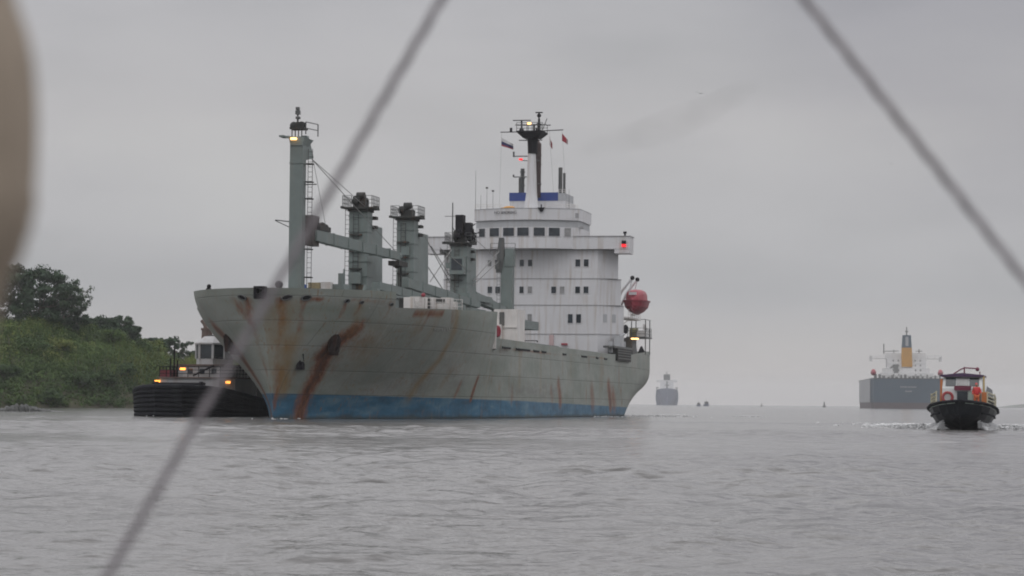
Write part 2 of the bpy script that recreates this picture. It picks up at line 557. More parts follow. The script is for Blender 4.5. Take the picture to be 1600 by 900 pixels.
# distant shore at the right edge
m_far, t, b = mat('far_land')
t.links.new(ramp(t, [(.3, (.03, .045, .03)), (.7, (.05, .065, .04))], noise(t, .02)).outputs[0], b.inputs['Base Color'])
b.inputs['Roughness'].default_value = 1
fx = np.linspace(1120, 2400, 90)
fy = np.linspace(5400, 6100, 8)
FX, FY = np.meshgrid(fx, fy, indexing='ij')
prof = np.clip((FX - 1120) / 50, 0, 1) ** .6 * (9 + 3 * np.sin(FX * .021) + 2 * np.sin(FX * .07 + 1) + .8 * np.sin(FX * .31))
FZ = prof * np.sin(np.pi * (FY - 5400) / 700) - .8
idx = np.arange(FX.size).reshape(FX.shape)
F = np.stack([idx[:-1, :-1], idx[1:, :-1], idx[1:, 1:], idx[:-1, 1:]], -1).reshape(-1, 4)
kind(mesh_np('far_shore', np.stack([FX, FY, FZ], -1).reshape(-1, 3), F, m_far, smooth=True))

# ------------------------------------------------------------------ paints
GREYGREEN = (.27, .30, .28)
m_crane = paint('crane_grey_green', (.135, .165, .158), amt=.4, rough=.55, scale=.7, rust=.06)
m_cranedark = paint('crane_grime', (.036, .038, .036), dirt=(.09, .05, .03), amt=.5, rough=.7, scale=1.2, rust=.10, spec=.2)
m_white = paint('white_paint', (.55, .55, .565), dirt=(.30, .23, .16), amt=.6, rough=.45, scale=.22, var=.05)
m_white2 = paint('dull_white_paint', (.60, .58, .56), dirt=(.30, .20, .13), amt=.6, rough=.55, scale=.6, rust=.05)
m_ledge = paint('ledge_grey', (.30, .30, .31), amt=.4, rough=.6)
m_band = paint('wheelhouse_grey', (.36, .37, .385), amt=.2, rough=.55, scale=.3, var=.05)
m_blue = paint('funnel_blue', (.022, .05, .22), amt=.2, rough=.4)
m_black = paint('black_paint', (.010, .010, .013), dirt=(.03, .02, .015), amt=.4, rough=.75, spec=.15)
m_brown = paint('sooty_brown', (.04, .022, .020), dirt=(.09, .03, .02), amt=.6, rough=.6, rust=.06)
m_steel = paint('dark_steel', (.07, .075, .075), amt=.4, rough=.5, rust=.05)
m_wire = paint('wire_grey', (.16, .16, .155), amt=.1, rough=.7)
m_red = paint('boat_red', (.22, .014, .030), dirt=(.2, .05, .05), amt=.3, rough=.45)
m_redlight = paint('canopy_red', (.34, .055, .075), dirt=(.5, .3, .3), amt=.3, rough=.5)
m_glass = glass_mat('dark_glass')
m_glass_pale = glass_mat('blinded_glass', (.11, .11, .11), .3)
m_tan = paint('tan_crate', (.34, .28, .16), amt=.3, rough=.7)
m_bluedrum = paint('blue_plastic', (.06, .13, .38), amt=.15, rough=.4)
m_yellow = paint('orange_yellow', (.55, .27, .05), amt=.2, rough=.5)
m_rope = paint('rope_grey', (.27, .25, .265), amt=.3, rough=.9, scale=40, bump=.4)
m_olive = paint('olive_machinery', (.15, .14, .06), amt=.5, rough=.6)
m_text = paint('sign_black', (.05, .05, .06), amt=.1, rough=.6)
m_lamp = lamp_mat('warm_lamp', (1.0, .55, .2), 3.5)
m_lamp_o = lamp_mat('orange_lamp', (1.0, .36, .06), 2.6)
m_lamp_r = lamp_mat('red_lamp', (1.0, .02, .03), .9)

# ------------------------------------------------------------------ the cargo ship  (s = metres aft of the stem, b = to port, z up)
TH = R(11.7)
SHIP = (-20.37, 218.0, 0.0)
RZ = math.atan2(-math.cos(TH), -math.sin(TH))
ship = thing('cargo_ship', SHIP, RZ, 'large rust streaked grey green cargo ship with white superstructure and deck cranes', 'cargo ship')
def SW(s, b, z):
    return (SHIP[0] + s * math.sin(TH) + b * math.cos(TH), SHIP[1] + s * math.cos(TH) - b * math.sin(TH), z)
def S():
    return MB(-1)

m_hull, t, b = mat('weathered_hull')
oc = N(t, 'ShaderNodeTexCoord').outputs['Object']
sx = N(t, 'ShaderNodeSeparateXYZ')
t.links.new(oc, sx.inputs[0])
n1 = noise(t, .12, vec=oc, detail=7, rough=.6)
base = ramp(t, [(.3, (.172, .208, .176)), (.55, (.22, .248, .216)), (.75, (.28, .295, .268))], n1).outputs[0]
pl = noise(t, 1.0, vec=oc, stretch=(.13, .13, .55), detail=2)     # plate-to-plate tone
base = mixc(t, .5, base, ramp(t, [(.35, (.17, .192, .168)), (.65, (.30, .305, .29))], pl).outputs[0])
run = noise(t, 1.0, vec=oc, stretch=(1.1, 1.1, .07), detail=4)
base = mixc(t, ramp(t, [(.54, (0, 0, 0)), (.75, (.26,) * 3)], run).outputs[0], base, (.22, .17, .11))
sc_at = N(t, 'ShaderNodeAttribute', attribute_name='scuff').outputs['Fac']
scn = noise(t, 1.0, vec=oc, stretch=(.5, .5, 1.6), detail=6, rough=.7)
sf = math_n(t, 'MULTIPLY', sc_at, ramp(t, [(.40, (0, 0, 0)), (.62, (1,) * 3)], scn).outputs[0])
base = mixc(t, math_n(t, 'MULTIPLY', sf, .6), base, (.12, .115, .11))
spk = noise(t, 1.7, vec=oc, detail=8, rough=.7)
base = mixc(t, ramp(t, [(.66, (0, 0, 0)), (.74, (.5,) * 3)], spk).outputs[0], base, (.50, .48, .44))
# boot-top: blue below a line that sinks towards the stern
line = math_n(t, 'MULTIPLY_ADD', sx.outputs[0], .0093, 2.26)
ln = math_n(t, 'ADD', line, math_n(t, 'MULTIPLY', math_n(t, 'SUBTRACT', noise(t, .8, vec=oc), .5), .12))
isblue = math_n(t, 'MULTIPLY', math_n(t, 'SUBTRACT', ln, sx.outputs[2]), 12.0, clamp=True)
bn = noise(t, 1.0, vec=oc, stretch=(.25, .25, .8), detail=6)
bluec = ramp(t, [(.32, (.010, .062, .112)), (.52, (.022, .112, .195)), (.68, (.10, .185, .235))], bn).outputs[0]
base = mixc(t, isblue, base, bluec)
wet = math_n(t, 'MULTIPLY', math_n(t, 'SUBTRACT', math_n(t, 'MULTIPLY', noise(t, 1.0, vec=oc, stretch=(.5, .5, .3), detail=5), .85), sx.outputs[2]), 3.0, clamp=True)
base = mixc(t, math_n(t, 'MULTIPLY', wet, .75), base, (.028, .034, .024))
ru = N(t, 'ShaderNodeAttribute', attribute_name='rust').outputs['Fac']
rn = noise(t, 1.0, vec=oc, stretch=(1.6, 1.6, .35), detail=6, rough=.65)
rn2 = noise(t, 1.0, vec=oc, stretch=(3.2, 3.2, .9), detail=6, rough=.7)
rsum = math_n(t, 'ADD', math_n(t, 'MULTIPLY_ADD', rn, 1.1, -.55), math_n(t, 'MULTIPLY_ADD', rn2, .9, -.45))
rf = math_n(t, 'MULTIPLY', math_n(t, 'ADD', math_n(t, 'SUBTRACT', ru, .22), math_n(t, 'MULTIPLY', rsum, math_n(t, 'MINIMUM', math_n(t, 'MULTIPLY', ru, 2.5), 1.0))), 1.3, clamp=True)
rcol = ramp(t, [(.3, (.23, .068, .018)), (.55, (.13, .038, .014)), (.75, (.29, .115, .032))], noise(t, 2.2, vec=oc, detail=5)).outputs[0]
base = mixc(t, rf, base, rcol)
base = mixc(t, math_n(t, 'MULTIPLY', math_n(t, 'SUBTRACT', math_n(t, 'ADD', ru, rsum), .85), 2.0, clamp=True), base, (.050, .020, .011))
tn_at = N(t, 'ShaderNodeAttribute', attribute_name='tan').outputs['Fac']
base = mixc(t, math_n(t, 'MULTIPLY', tn_at, math_n(t, 'MULTIPLY_ADD', rn, 1.4, .1), clamp=True), base, (.20, .125, .045))
seam = N(t, 'ShaderNodeTexBrick', i_Scale=1.0)
seam.offset = .5
seam.inputs['Color1'].default_value = (1, 1, 1, 1); seam.inputs['Color2'].default_value = (.86, .86, .86, 1); seam.inputs['Mortar'].default_value = (0, 0, 0, 1)
seam.inputs['Mortar Size'].default_value = .05; seam.inputs['Mortar Smooth'].default_value = .6
seam.inputs['Brick Width'].default_value = 7.5; seam.inputs['Row Height'].default_value = 2.1
cmb = N(t, 'ShaderNodeCombineXYZ')
t.links.new(sx.outputs[0], cmb.inputs[0]); t.links.new(sx.outputs[2], cmb.inputs[1])
t.links.new(cmb.outputs[0], seam.inputs['Vector'])
base = mixc(t, .30, base, seam.outputs[0], 'MULTIPLY')
fine = noise(t, 1.0, vec=oc, stretch=(4.5, 4.5, .11), detail=2)
fm_ = math_n(t, 'MULTIPLY', ramp(t, [(.57, (0, 0, 0)), (.70, (.75,) * 3)], fine).outputs[0], ramp(t, [(.42, (0, 0, 0)), (.6, (1,) * 3)], noise(t, .35, vec=oc)).outputs[0])
base = mixc(t, fm_, base, (.19, .10, .045))
t.links.new(base, b.inputs['Base Color'])
b.inputs['Roughness'].default_value = .58
bp = N(t, 'ShaderNodeBump', i_Strength=.75, i_Distance=.15)
t.links.new(math_n(t, 'ADD', noise(t, 1.0, vec=oc, stretch=(.45, .45, .5), detail=3), math_n(t, 'MULTIPLY', seam.outputs['Fac'], -.25)), bp.inputs['Height'])
t.links.new(bp.outputs[0], b.inputs['Normal'])

def stem(z):
    return -4.0 * (max(z, 0) / 11.0) ** 1.15
def hbw(s, z):
    u = max(0., s - stem(z) * (1 - cl(s / 40.)))
    if s < 75:
        Wd = 12 * (1 - (1 - cl(u / 26.)) ** 2.6) ** .65
        W0 = 12 * (1 - (1 - cl(u / 50.)) ** 1.52)
        q = cl(z / 11.)
        bb = W0 + (Wd - W0) * q * q * (3 - 2 * q)
    else:
        W0 = 12 * (1 - cl((s - 110) / 38.) ** 2)
        Wd = 12 * (1 - .17 * cl((s - 115) / 35.) ** 2)
        q = cl(z / 6.5)
        bb = W0 + (Wd - W0) * (1 - (1 - q) ** 2.5)
    return max(0., bb * (1 + .06 * z) if z < 0 else bb)
def top(s):
    if s < 8.8: return 11.12 + .01 * s
    if s < 36: return 9.82 + (s - 9) * .027
    return float(np.interp(s, [36, 60, 104, 120, 132, 150], [7.98, 7.85, 7.78, 8.0, 8.5, 9.1]))
def deck_z(s):
    if s < 8.8: return 9.75
    if s < 36: return top(s) - .02
    return top(s) - 1.0
cols = list(np.linspace(0, 1, 46) ** 1.6 * 8.79) + list(np.linspace(8.81, 35.99, 90)) + list(np.linspace(36.01, 112, 90)) + list(np.linspace(113, 150, 60))
NZ = 44
rust_streaks = [  # (s, z) polyline, width, strength
    ([(3.2, 7.7), (2.3, 6.2), (2.9, 4.6), (3.3, 3.6), (3.4, 2.2), (3.5, .4)], 1.15, 1.2),
    ([(2.6, 6.9), (2.1, 5.6)], 1.0, 1.3), ([(3.6, 7.0), (6.0, 6.2)], 1.6, .42), ([(3.6, 5.6), (4.6, 4.2)], 1.0, .4),
    ([(-3.25, 10.2), (-2.8, 9.2), (-2.35, 8.0)], .26, .8), ([(-2.5, 8.4), (-1.55, 5.8), (-.9, 3.6), (-.5, 2.2)], .22, .45),
    ([(-.6, 4.2), (-.25, 2.6), (-.1, 1.0)], .4, .85),
    ([(-2.2, 10.2), (-1.3, 10.25)], .3, .9), ([(-2.2, 10.2), (-1.7, 8.6), (-1.2, 7.4)], .22, .6), ([(.6, 10.1), (.9, 8.8)], .2, .75), ([(2.0, 10.1), (2.1, 9.0)], .2, .6), ([(5.4, 10.0), (5.5, 8.9)], .22, .55),
    ([(-.9, 4.4), (-.5, 3.2), (-.2, 2.3)], .42, .8), ([(.6, 4.2), (.8, 2.9)], .35, .5),
    ([(1.0, 10.3), (7.5, 10.1)], .28, .5), ([(17.5, 9.9), (18.5, 9.0)], .4, .6), ([(24, 9.9), (24.4, 7.6)], .22, .5), ([(30, 10.0), (30.3, 8.0)], .25, .5),
    ([(48, 7.0), (48.2, 5.2)], .2, .6), ([(56, 7.0), (56.3, 4.6)], .25, .65), ([(66, 7.0), (66.2, 5.4)], .22, .6), ([(80, 7.0), (80.2, 5.0)], .28, .6), ([(88, 7.1), (88.4, 4.8)], .3, .6), ([(98, 7.2), (98.3, 5.2)], .35, .6), ([(110, 6.8), (110.4, 3.6)], .4, .7), ([(124, 8.0), (124.5, 5.5)], .4, .6), ([(134, 8.4), (134.6, 6.4)], .5, .5), ([(86, 3.6), (86.8, 1.6)], .5, .7), ([(112, 3.4), (113, 1.6)], .6, .8),
    ([(33.7, 4.0), (33.2, 1.9)], .42, 1.2), ([(29.5, 3.4), (29.3, 2.2)], .5, .7),
    ([(68.5, 3.8), (69.9, 1.5)], .95, 1.1), ([(102.4, 3.8), (104, 1.3)], 1.2, 1.25), ([(105.5, 2.8), (107, 1.5)], 1.8, .8),
    ([(90, 2.8), (91, 1.6)], 1.8, .75), ([(44, 3.2), (44.6, 2.0)], 1.0, .5), ([(64, 3.2), (65, 2)], .8, .7),
    ([(9.5, 9.45), (15, 9.6)], .42, .95), ([(12, 9.4), (12.3, 8.2)], .5, .5), ([(38.9, 6.95), (60, 7.0)], .16, .8), ([(60, 7.0), (100, 7.15)], .13, .6), ([(118, 7.0), (118.5, 4.5)], .5, .3)]
tan_streaks = [
    ([(18.6, 10.0), (20.6, 8.0), (20.9, 6.6), (21.3, 5.6), (20.6, 4.2), (20.1, 3.2), (20, 2.2)], .75, .9),
    ([(5.4, 7.0), (7.5, 5.6)], 1.6, .35), ([(14, 9.5), (15, 7.5)], .8, .3), ([(11, 9.6), (11.5, 8.0)], .8, .4),
    ([(-1.4, 6.8), (-.6, 4.4), (.4, 2.5)], .75, 1.0), ([(-2.9, 9.6), (-1.8, 6.6)], .6, .7), ([(2, 9.8), (3.2, 7.6)], .6, .4), ([(26, 4.6), (25.4, 3.2)], .5, .4),
    ([(47, 6.8), (47.3, 3.5)], .5, .45), ([(58, 6.8), (58.2, 3.0)], .5, .35), ([(76, 6.9), (76.2, 4.0)], .6, .35), ([(97, 7), (97.3, 4)], .9, .35)]
scuffs = [([(44, 2.9), (70, 2.8)], 1.1, 1.0), ([(100, 2.9), (112, 2.8)], .9, .8), ([(6, 3.4), (30, 3.2)], 1.8, .5), ([(3, 9.9), (9, 9.9)], .5, .8), ([(24, 5), (30, 3)], 1.2, .6)]
def seg_field(Sa, Za, streaks):
    out = np.zeros_like(Sa)
    for pl_, w, k in streaks:
        best = np.full_like(Sa, 1e9)
        for (s0, z0), (s1, z1) in zip(pl_[:-1], pl_[1:]):
            ds, dz = s1 - s0, z1 - z0
            q = np.clip(((Sa - s0) * ds + (Za - z0) * dz) / (ds * ds + dz * dz), 0, 1)
            best = np.minimum(best, np.hypot(Sa - s0 - q * ds, Za - z0 - q * dz))
        out = np.maximum(out, k * np.exp(-(best / w) ** 2 * 1.4))
    return out
hv, rs = [], []
for side in (1, -1):
    for s in cols:
        tp = top(s)
        for j in range(NZ):
            z = -1.6 + (tp + 1.6) * (j / (NZ - 1))
            ss = s + stem(z) * (1 - cl(s / 40.)) if s < 40 else s
            if s > 140:
                e = float(np.interp(z, [-2, 0, 2, 3.2, 12], [145, 147, 149, 150, 150.3]))
                ss = 140 + (s - 140) * (e - 140) / 10
            hv.append((-ss, side * hbw(ss, z), z, ss))
        z = tp
        w_ = hbw(ss, z)
        hv.append((-(ss + .1), side * max(0, w_ - .22), z, ss))
        zd_ = deck_z(s) - .05
        sd_ = max(ss + .1, stem(zd_) + .35)
        hv.append((-sd_, side * max(0, min(w_, hbw(sd_, zd_)) - .22), zd_, ss))
hv = np.array(hv)
nz = NZ + 2
nc = len(cols)
idx = np.arange(2 * nc * nz).reshape(2, nc, nz)
Fp = np.stack([idx[0, :-1, :-1], idx[0, :-1, 1:], idx[0, 1:, 1:], idx[0, 1:, :-1]], -1).reshape(-1, 4)
Fs = np.stack([idx[1, :-1, :-1], idx[1, 1:, :-1], idx[1, 1:, 1:], idx[1, :-1, 1:]], -1).reshape(-1, 4)
Ft = np.stack([idx[0, -1, :NZ - 1], idx[0, -1, 1:NZ], idx[1, -1, 1:NZ], idx[1, -1, :NZ - 1]], -1)
Fh = np.concatenate([Fp, Fs, Ft])
portside = hv[:, 1] >= -.01
Sa, Za = hv[:, 3], hv[:, 2]
rust = seg_field(Sa, Za, rust_streaks)
stb = seg_field(Sa, Za, rust_streaks[:1] + rust_streaks[4:6])
rust = np.where(portside, rust, stb)
rust = np.maximum(rust, .7 * np.exp(-(((Sa + 2.5) / .5) ** 2 + ((Za - 9.3) / 1.2) ** 2)) * (hv[:, 1] < 0))
tanw = np.where(portside, seg_field(Sa, Za, tan_streaks), 0)
scuf = seg_field(Sa, Za, scuffs)
hull = mesh_np('hull', hv[:, :3], Fh, m_hull, ship, smooth=True, attrs={'rust': rust, 'tan': tanw, 'scuff': scuf})
bm = bmesh.new(); bm.from_mesh(hull.data)
bmesh.ops.remove_doubles(bm, verts=bm.verts, dist=.002)
bmesh.ops.recalc_face_normals(bm, faces=bm.faces)
for e in bm.edges:
    if len(e.link_faces) == 2 and e.calc_face_angle(0) > R(38):
        e.smooth = False
bm.to_mesh(hull.data); bm.free()
# decks
def deck_strip(name, s0, s1, dz, material):
    mb = S()
    st = np.linspace(s0, s1, 30)
    hd = lambda q: max(.05, hbw(q, deck_z(q) - .1) - .25)
    secs = [[(s, hd(s), deck_z(s) + dz), (s, -hd(s), deck_z(s) + dz), (s, -hd(s), deck_z(s) + dz - .1), (s, hd(s), deck_z(s) + dz - .1)] for s in st]
    mb.loft(secs)
    return mb.build(name, material, ship)
deck_strip('forecastle_deck', -2.6, 8.8, 0.03, m_steel)
deck_strip('shelter_deck', 8.82, 35.9, 0.0, m_steel)
deck_strip('main_deck', 36.1, 149.5, 0.03, m_steel)
mb = S(); mb.box(35.8, 36.0, -11.8, 11.8, 6.9, 10.5); mb.build('break_bulkhead', m_white2, ship)

# bow fittings
mb = S(); mb.mat(0)
for sgn in (-1, 1):
    mb.box(-4.75, -3.9, .35 * sgn - .12 if sgn > 0 else -.47, .47 if sgn > 0 else -.35 + .12, 10.25, 11.15)
mb.box(-4.75, -3.9, -.47, .47, 11.0, 11.22); mb.box(-4.7, -3.9, -.47, .47, 10.15, 10.6)
mb.build('bow_chock', m_black, hull)
def ring_on_hull(s, z, r, side=1, name='mooring_pipe', flat=.7):
    """steel lip and dark mouth of a pipe let into the plating"""
    e = .05
    b0 = hbw(s, z)
    ds = Vector((1, (hbw(s + e, z) - hbw(s - e, z)) / (2 * e), 0)).normalized()
    dz = Vector((0, (hbw(s, z + e) - hbw(s, z - e)) / (2 * e), 1)).normalized()
    n = ds.cross(dz).normalized()
    if n.y < 0: n = -n
    c = Vector((s, b0, z))
    mb = S()
    secs = []
    for k in range(14):
        a = 2 * math.pi * k / 14
        o = ds * math.cos(a) * r + dz * math.sin(a) * r * flat
        for_ = []
        for j in range(6):
            q = 2 * math.pi * j / 6
            p = c + o * (1 + .2 * math.cos(q)) + n * (.1 * math.sin(q) + .04)
            for_.append((p.x, p.y * side, p.z))
        secs.append(for_)
    secs.append(secs[0])
    mb.mat(0); mb.loft(secs, cap=False)
    disc = [tuple((c + ds * math.cos(2 * math.pi * k / 14) * r * .9 + dz * math.sin(2 * math.pi * k / 14) * r * .9 * flat + n * .035)) for k in range(14)]
    disc2 = [tuple(Vector(p) - n * .3) for p in disc]
    mb.mat(1); mb.loft([[(x, y * side, z) for x, y, z in disc], [(x, y * side, z) for x, y, z in disc2]])
    return mb.build(name, [m_steel, m_black], hull)
for s, z, r, sd in ((-3.1, 10.35, .42, 1), (-2.2, 10.35, .40, 1), (.6, 10.2, .26, 1), (-3.1, 10.35, .40, -1), (2.0, 10.15, .2, 1), (5.4, 10.1, .2, 1)):
    ring_on_hull(s, z, r, sd)
# anchors: shank in the hawse pipe, crown and two flukes hanging down the plating
def anchor(s, z, side):
    b0 = hbw(s, z)
    mb = S()
    mb.cyl((s - .2, side * (b0 + .25), z + 1.2), (s, side * (b0 + .15), z - .2), .16)
    mb.box(s - .75, s + .75, side * b0 - .1, side * b0 + .5, z - .75, z - .25)
    for q in (-1, 1):
        mb.loft([[(s + q * .75 - .18, side * (b0 + .5), z - .5), (s + q * .75 + .18, side * (b0 + .5), z - .5), (s + q * .75 + .18, side * b0, z - .5), (s + q * .75 - .18, side * b0, z - .5)],
                 [(s + q * .55 - .05, side * (b0 + .75), z + .9), (s + q * .55 + .05, side * (b0 + .75), z + .9), (s + q * .55 + .05, side * (b0 + .55), z + .9), (s + q * .55 - .05, side * (b0 + .55), z + .9)]])
    mb.ball((s, side * (b0 + .25), z + .5), .8, sc_=(1, .8, 1.3))
    return mb.build('anchor', paint_anchor, hull)
paint_anchor = paint('rusty_anchor', (.016, .011, .010), dirt=(.05, .018, .010), amt=.7, rough=.9, spec=.15)
anchor(2.2, 6.3, 1); anchor(2.2, 6.3, -1)
mb = S(); bq = hbw(.7, 4.7); mb.box(.3, 1.05, bq - .3, bq + .25, 4.25, 4.95); mb.cyl((.1, bq + .1, 5.0), (.55, bq + .1, 4.6), .09); mb.cyl((.9, bq + .2, 4.9), (.2, bq + .35, 5.6), .05)
mb.build('pilot_hook', m_black, hull)
# faint letters and marks on the port bow: too small to read, kept as small dark bars
mb = S()
for k in range(9):
    s = 15.0 + k * .42
    z0 = 8.25 + .02 * k
    bb = hbw(s, z0)
    mb.cbox((s, bb + .012, z0), (.28, .05, .48 if k % 3 else .3), math.atan2(hbw(s + .1, z0) - hbw(s - .1, z0), .2))
mb.build('hull_lettering', paint('faded_letters', (.12, .125, .11), amt=.3), hull)
# freeing ports / scuppers along the port sheer
for k, (s0, s1) in enumerate(((38, 42), (45, 52), (54, 57), (58.5, 61), (71, 73), (83, 86.5), (93, 94.5), (99, 101))):
    mb = S(); mb.mat(0).box(s0, s1, 11.97, 12.055, 6.98, 7.16); mb.mat(1).box(s0 - .1, s1 + .1, 11.97, 12.10, 7.16, 7.22)
    mb.build('freeing_port', [m_black, m_crane], hull)
# rail gate pieces on the shelter-deck edge with the white panels behind
mb = S()
pts = [(s, hbw(s, 10) - .12, top(s)) for s in (8.9, 11, 13, 15, 17, 19, 21)]
mb.rail(pts, 1.0, 3, .035, 1.2)
mb.build('guard_rail', m_white2, ship)
def side_panel(s0, s1, inset, z1, name='white_locker', m=None):
    mb = S()
    ya, yb = hbw(s0, 10) - inset, hbw(s1, 10) - inset
    z0 = top(s0)
    mb.loft([[(s0, ya, z0), (s0, ya - .8, z0), (s0, ya - .8, z0 + z1), (s0, ya, z0 + z1)],
             [(s1, yb, z0), (s1, yb - .8, z0), (s1, yb - .8, z0 + z1), (s1, yb, z0 + z1)]])
    return mb.build(name, m or m_white2, ship)
side_panel(9.0, 9.5, .25, 1.05); side_panel(10.6, 12.4, .5, 1.12); side_panel(13.3, 14.3, .5, 1.1); side_panel(16.0, 17.2, .3, .6)
side_panel(17.6, 19.0, .4, 1.15); side_panel(19.6, 20.4, .4, .8); side_panel(22, 27, 1.2, .7, 'hatch_coaming', m_crane); side_panel(28, 35, 1.0, .35, 'hatch_coaming', m_crane)
side_panel(9.6, 10.5, 1.0, 1.0, 'dark_gap_box', m_cranedark); side_panel(12.5, 13.2, .6, 1.08, 'dark_gap_box', m_cranedark); side_panel(14.5, 16, 1.2, .8, 'dark_gap_box', m_cranedark); side_panel(17.2, 17.6, .8, 1.0, 'dark_gap_box', m_cranedark)  # dark boxes fill the openings between white panels, standing in for shade
mb = S(); mb.ball((11.2, hbw(11.2, 10) - .35, 11.15), .2); mb.build('red_float', m_red, ship)
# white deck house at the break with red ring
mb = S(); mb.box(46, 50, 9.4, 11.85, 6.8, 11.2); mb.box(45.2, 46, 9.0, 10.3, 6.8, 9.6); mb.box(45.9, 46.02, 9.3, 11.9, 9.3, 9.42)
dh = mb.build('side_deckhouse', m_white2, ship)
mb = S(); mb.box(45.88, 46.05, 10.0, 10.5, 9.5, 10.9); mb.build('door', m_steel, dh)
mb = S(); secs = []
for k in range(13):
    a = 2 * math.pi * k / 12
    secs.append([(45.05 + .08 * math.sin(q), 10.0 + math.cos(a) * (.28 + .09 * math.cos(q)), 8.9 + math.sin(a) * (.5 + .11 * math.cos(q))) for q in (0, 1.57, 3.14, 4.71)])
mb.loft(secs, cap=False); mb.build('life_ring', m_red, dh)
mb = S(); mb.box(44.95, 45.1, 9.75, 10.25, 8.4, 9.4); mb.build('fire_locker', m_red, dh)
mb = S(); mb.box(36.05, 36.5, 11.2, 11.75, 6.8, 10.2); mb.build('fender_post', m_crane, ship)

# ---- masts and deck cranes
def ladder(mb, s, b, z0, z1, out=.12, w=.4, step=.45):
    for q in (-w / 2, w / 2):
        mb.cyl((s - out, b + q, z0), (s - out, b + q, z1), .03, None, 4)
    z = z0
    while z < z1:
        mb.cyl((s - out, b - w / 2, z), (s - out, b + w / 2, z), .025, None, 4)
        z += step
    return mb
fm = S()
fm.loft([[(s, b, z) for s, b in ((6.0, -.66), (6.0, .52), (7.1, .52), (7.1, -.66))] for z in (9.7, 16, 25.0)])
fm.box(5.95, 7.15, -.70, .56, 22.6, 22.7)
foremast = fm.build('foremast', m_crane, ship)
mb = S(); mb.loft([[(5.9, -.6, 24.2), (5.9, .5, 24.2), (7.8, .5, 24.2), (7.8, -.6, 24.2)], [(5.9, -.75, 24.9), (5.9, .75, 24.9), (8.6, .75, 24.9), (8.6, -.75, 24.9)]])
mb.loft([[(7.2, .1, 23.0), (7.2, .5, 23.0), (9.6, .5, 23.4), (9.6, .1, 23.4)], [(7.2, .1, 25.2), (7.2, .5, 25.2), (7.9, .5, 25.2), (7.9, .1, 25.2)]])
mb.box(5.4, 6.1, -1.3, -.55, 24.85, 25.0); mb.box(5.2, 5.9, -1.45, -1.0, 24.9, 25.05)
mb.build('masthead', m_crane, foremast)
mb = S()
for q in (-.55, -.25, .05, .35):
    mb.cyl((6.2, q, 24.9), (6.2, q, 25.7), .05, None, 5)
mb.ball((6.3, -.42, 26.0), .36); mb.ball((6.4, .25, 26.05), .34); mb.box(5.9, 7.2, -.7, .62, 25.65, 25.85); mb.box(6.1, 7.0, -.2, .5, 25.8, 26.3)
mb.build('block_sheaves', m_cranedark, foremast)
mb = S(); mb.rail([(6.6, .6, 25.25), (11.0, .45, 25.5)], 1.1, 2, .05, 4.6); mb.build('masthead_rail', m_steel, foremast)
mb = S(); mb.cyl((6.4, -.1, 26.2), (6.4, -.1, 27.6), .1, .06); mb.box(6.2, 6.6, -.28, .1, 27.0, 27.35); mb.box(6.2, 6.6, -.25, .1, 26.6, 26.8); mb.box(6.2, 6.55, -.25, .05, 27.4, 27.65)
mb.build('light_mast', m_steel, foremast)
mb = S(); mb.box(5.55, 5.85, -.5, .0, 24.68, 24.86); mb.build('mast_lamp', m_lamp, foremast)
mb = S(); mb.box(7.15, 9.2, .45, 1.2, 15.4, 18.1); mb.build('winch_house', paint('rust_brown_box', (.045, .036, .031), dirt=(.08, .04, .025), amt=.6, rough=.85), foremast)
mb = S(); ladder(mb, 7.2, .85, 9.8, 24, -.1)
for z in (12.5, 15, 19.5, 21.0, 22.6): mb.box(6.9, 7.7, .5, 1.1, z, z + .1)
mb.build('ladder', m_cranedark, foremast)
mb = S(); mb.cyl((6.5, -.6, 17.45), (6.2, -2.0, 17.6), .05); mb.cyl((6.5, -.6, 16.9), (6.2, -2.0, 17.55), .04); mb.build('bracket', m_steel, foremast)
mb = S(); mb.cyl((7.0, .5, 20.8), (6.8, 1.6, 20.8), .05); mb.build('bracket', m_steel, foremast)
def jib(p, q, w0, h0, w1, h1, name, parent, m=m_crane, truss=True):
    """box girder boom with stiffener bands and an end sheave"""
    p, q = Vector(p), Vector(q)
    mb = S()
    secs = []
    for k in range(7):
        f = k / 6
        c = p.lerp(q, f)
        mid = math.sin(math.pi * min(1, f * 1.4)) * .15 if f < .72 else 0
        w, h = w0 + (w1 - w0) * f, h0 + (h1 - h0) * f + mid
        secs.append([(c.x, c.y - w / 2, c.z - h / 2), (c.x, c.y + w / 2, c.z - h / 2), (c.x, c.y + w / 2, c.z + h / 2), (c.x, c.y - w / 2, c.z + h / 2)])
    mb.loft(secs)
    for k in range(1, 6):
        c = p.lerp(q, k / 6 + .02)
        h = h0 + (h1 - h0) * k / 6 + .2
        mb.box(c.x - .08, c.x + .08, c.y - w0 / 2 - .03, c.y + w0 / 2 + .03, c.z - h / 2, c.z + h / 2)
    mb.ball(tuple(q), max(h1, .4) * .6, 8, 5)
    return mb.build(name, m, parent)
jib((7.9, 1.0, 16.35), (31.8, 2.75, 15.85), .8, .95, .6, .75, 'jib', foremast)
mb = S(); mb.box(8.5, 12, .7, 1.5, 16.85, 17.3); mb.ball((9, 1.1, 17.3), .3); mb.ball((10.5, 1.1, 17.35), .35); mb.ball((11.6, 1.1, 17.3), .3)
mb.build('jib_winch', m_cranedark, foremast)
mb = S(); mb.box(30.5, 34, 2.1, 3.2, 14.9, 15.35); mb.ball((32, 2.6, 15.0), .35); mb.cyl((33, 2.75, 10.2), (33, 2.75, 15), .1); mb.cyl((33.6, 2.4, 10.2), (33.6, 2.4, 15), .06)
mb.build('jib_rest', m_cranedark, ship)
mb = S()
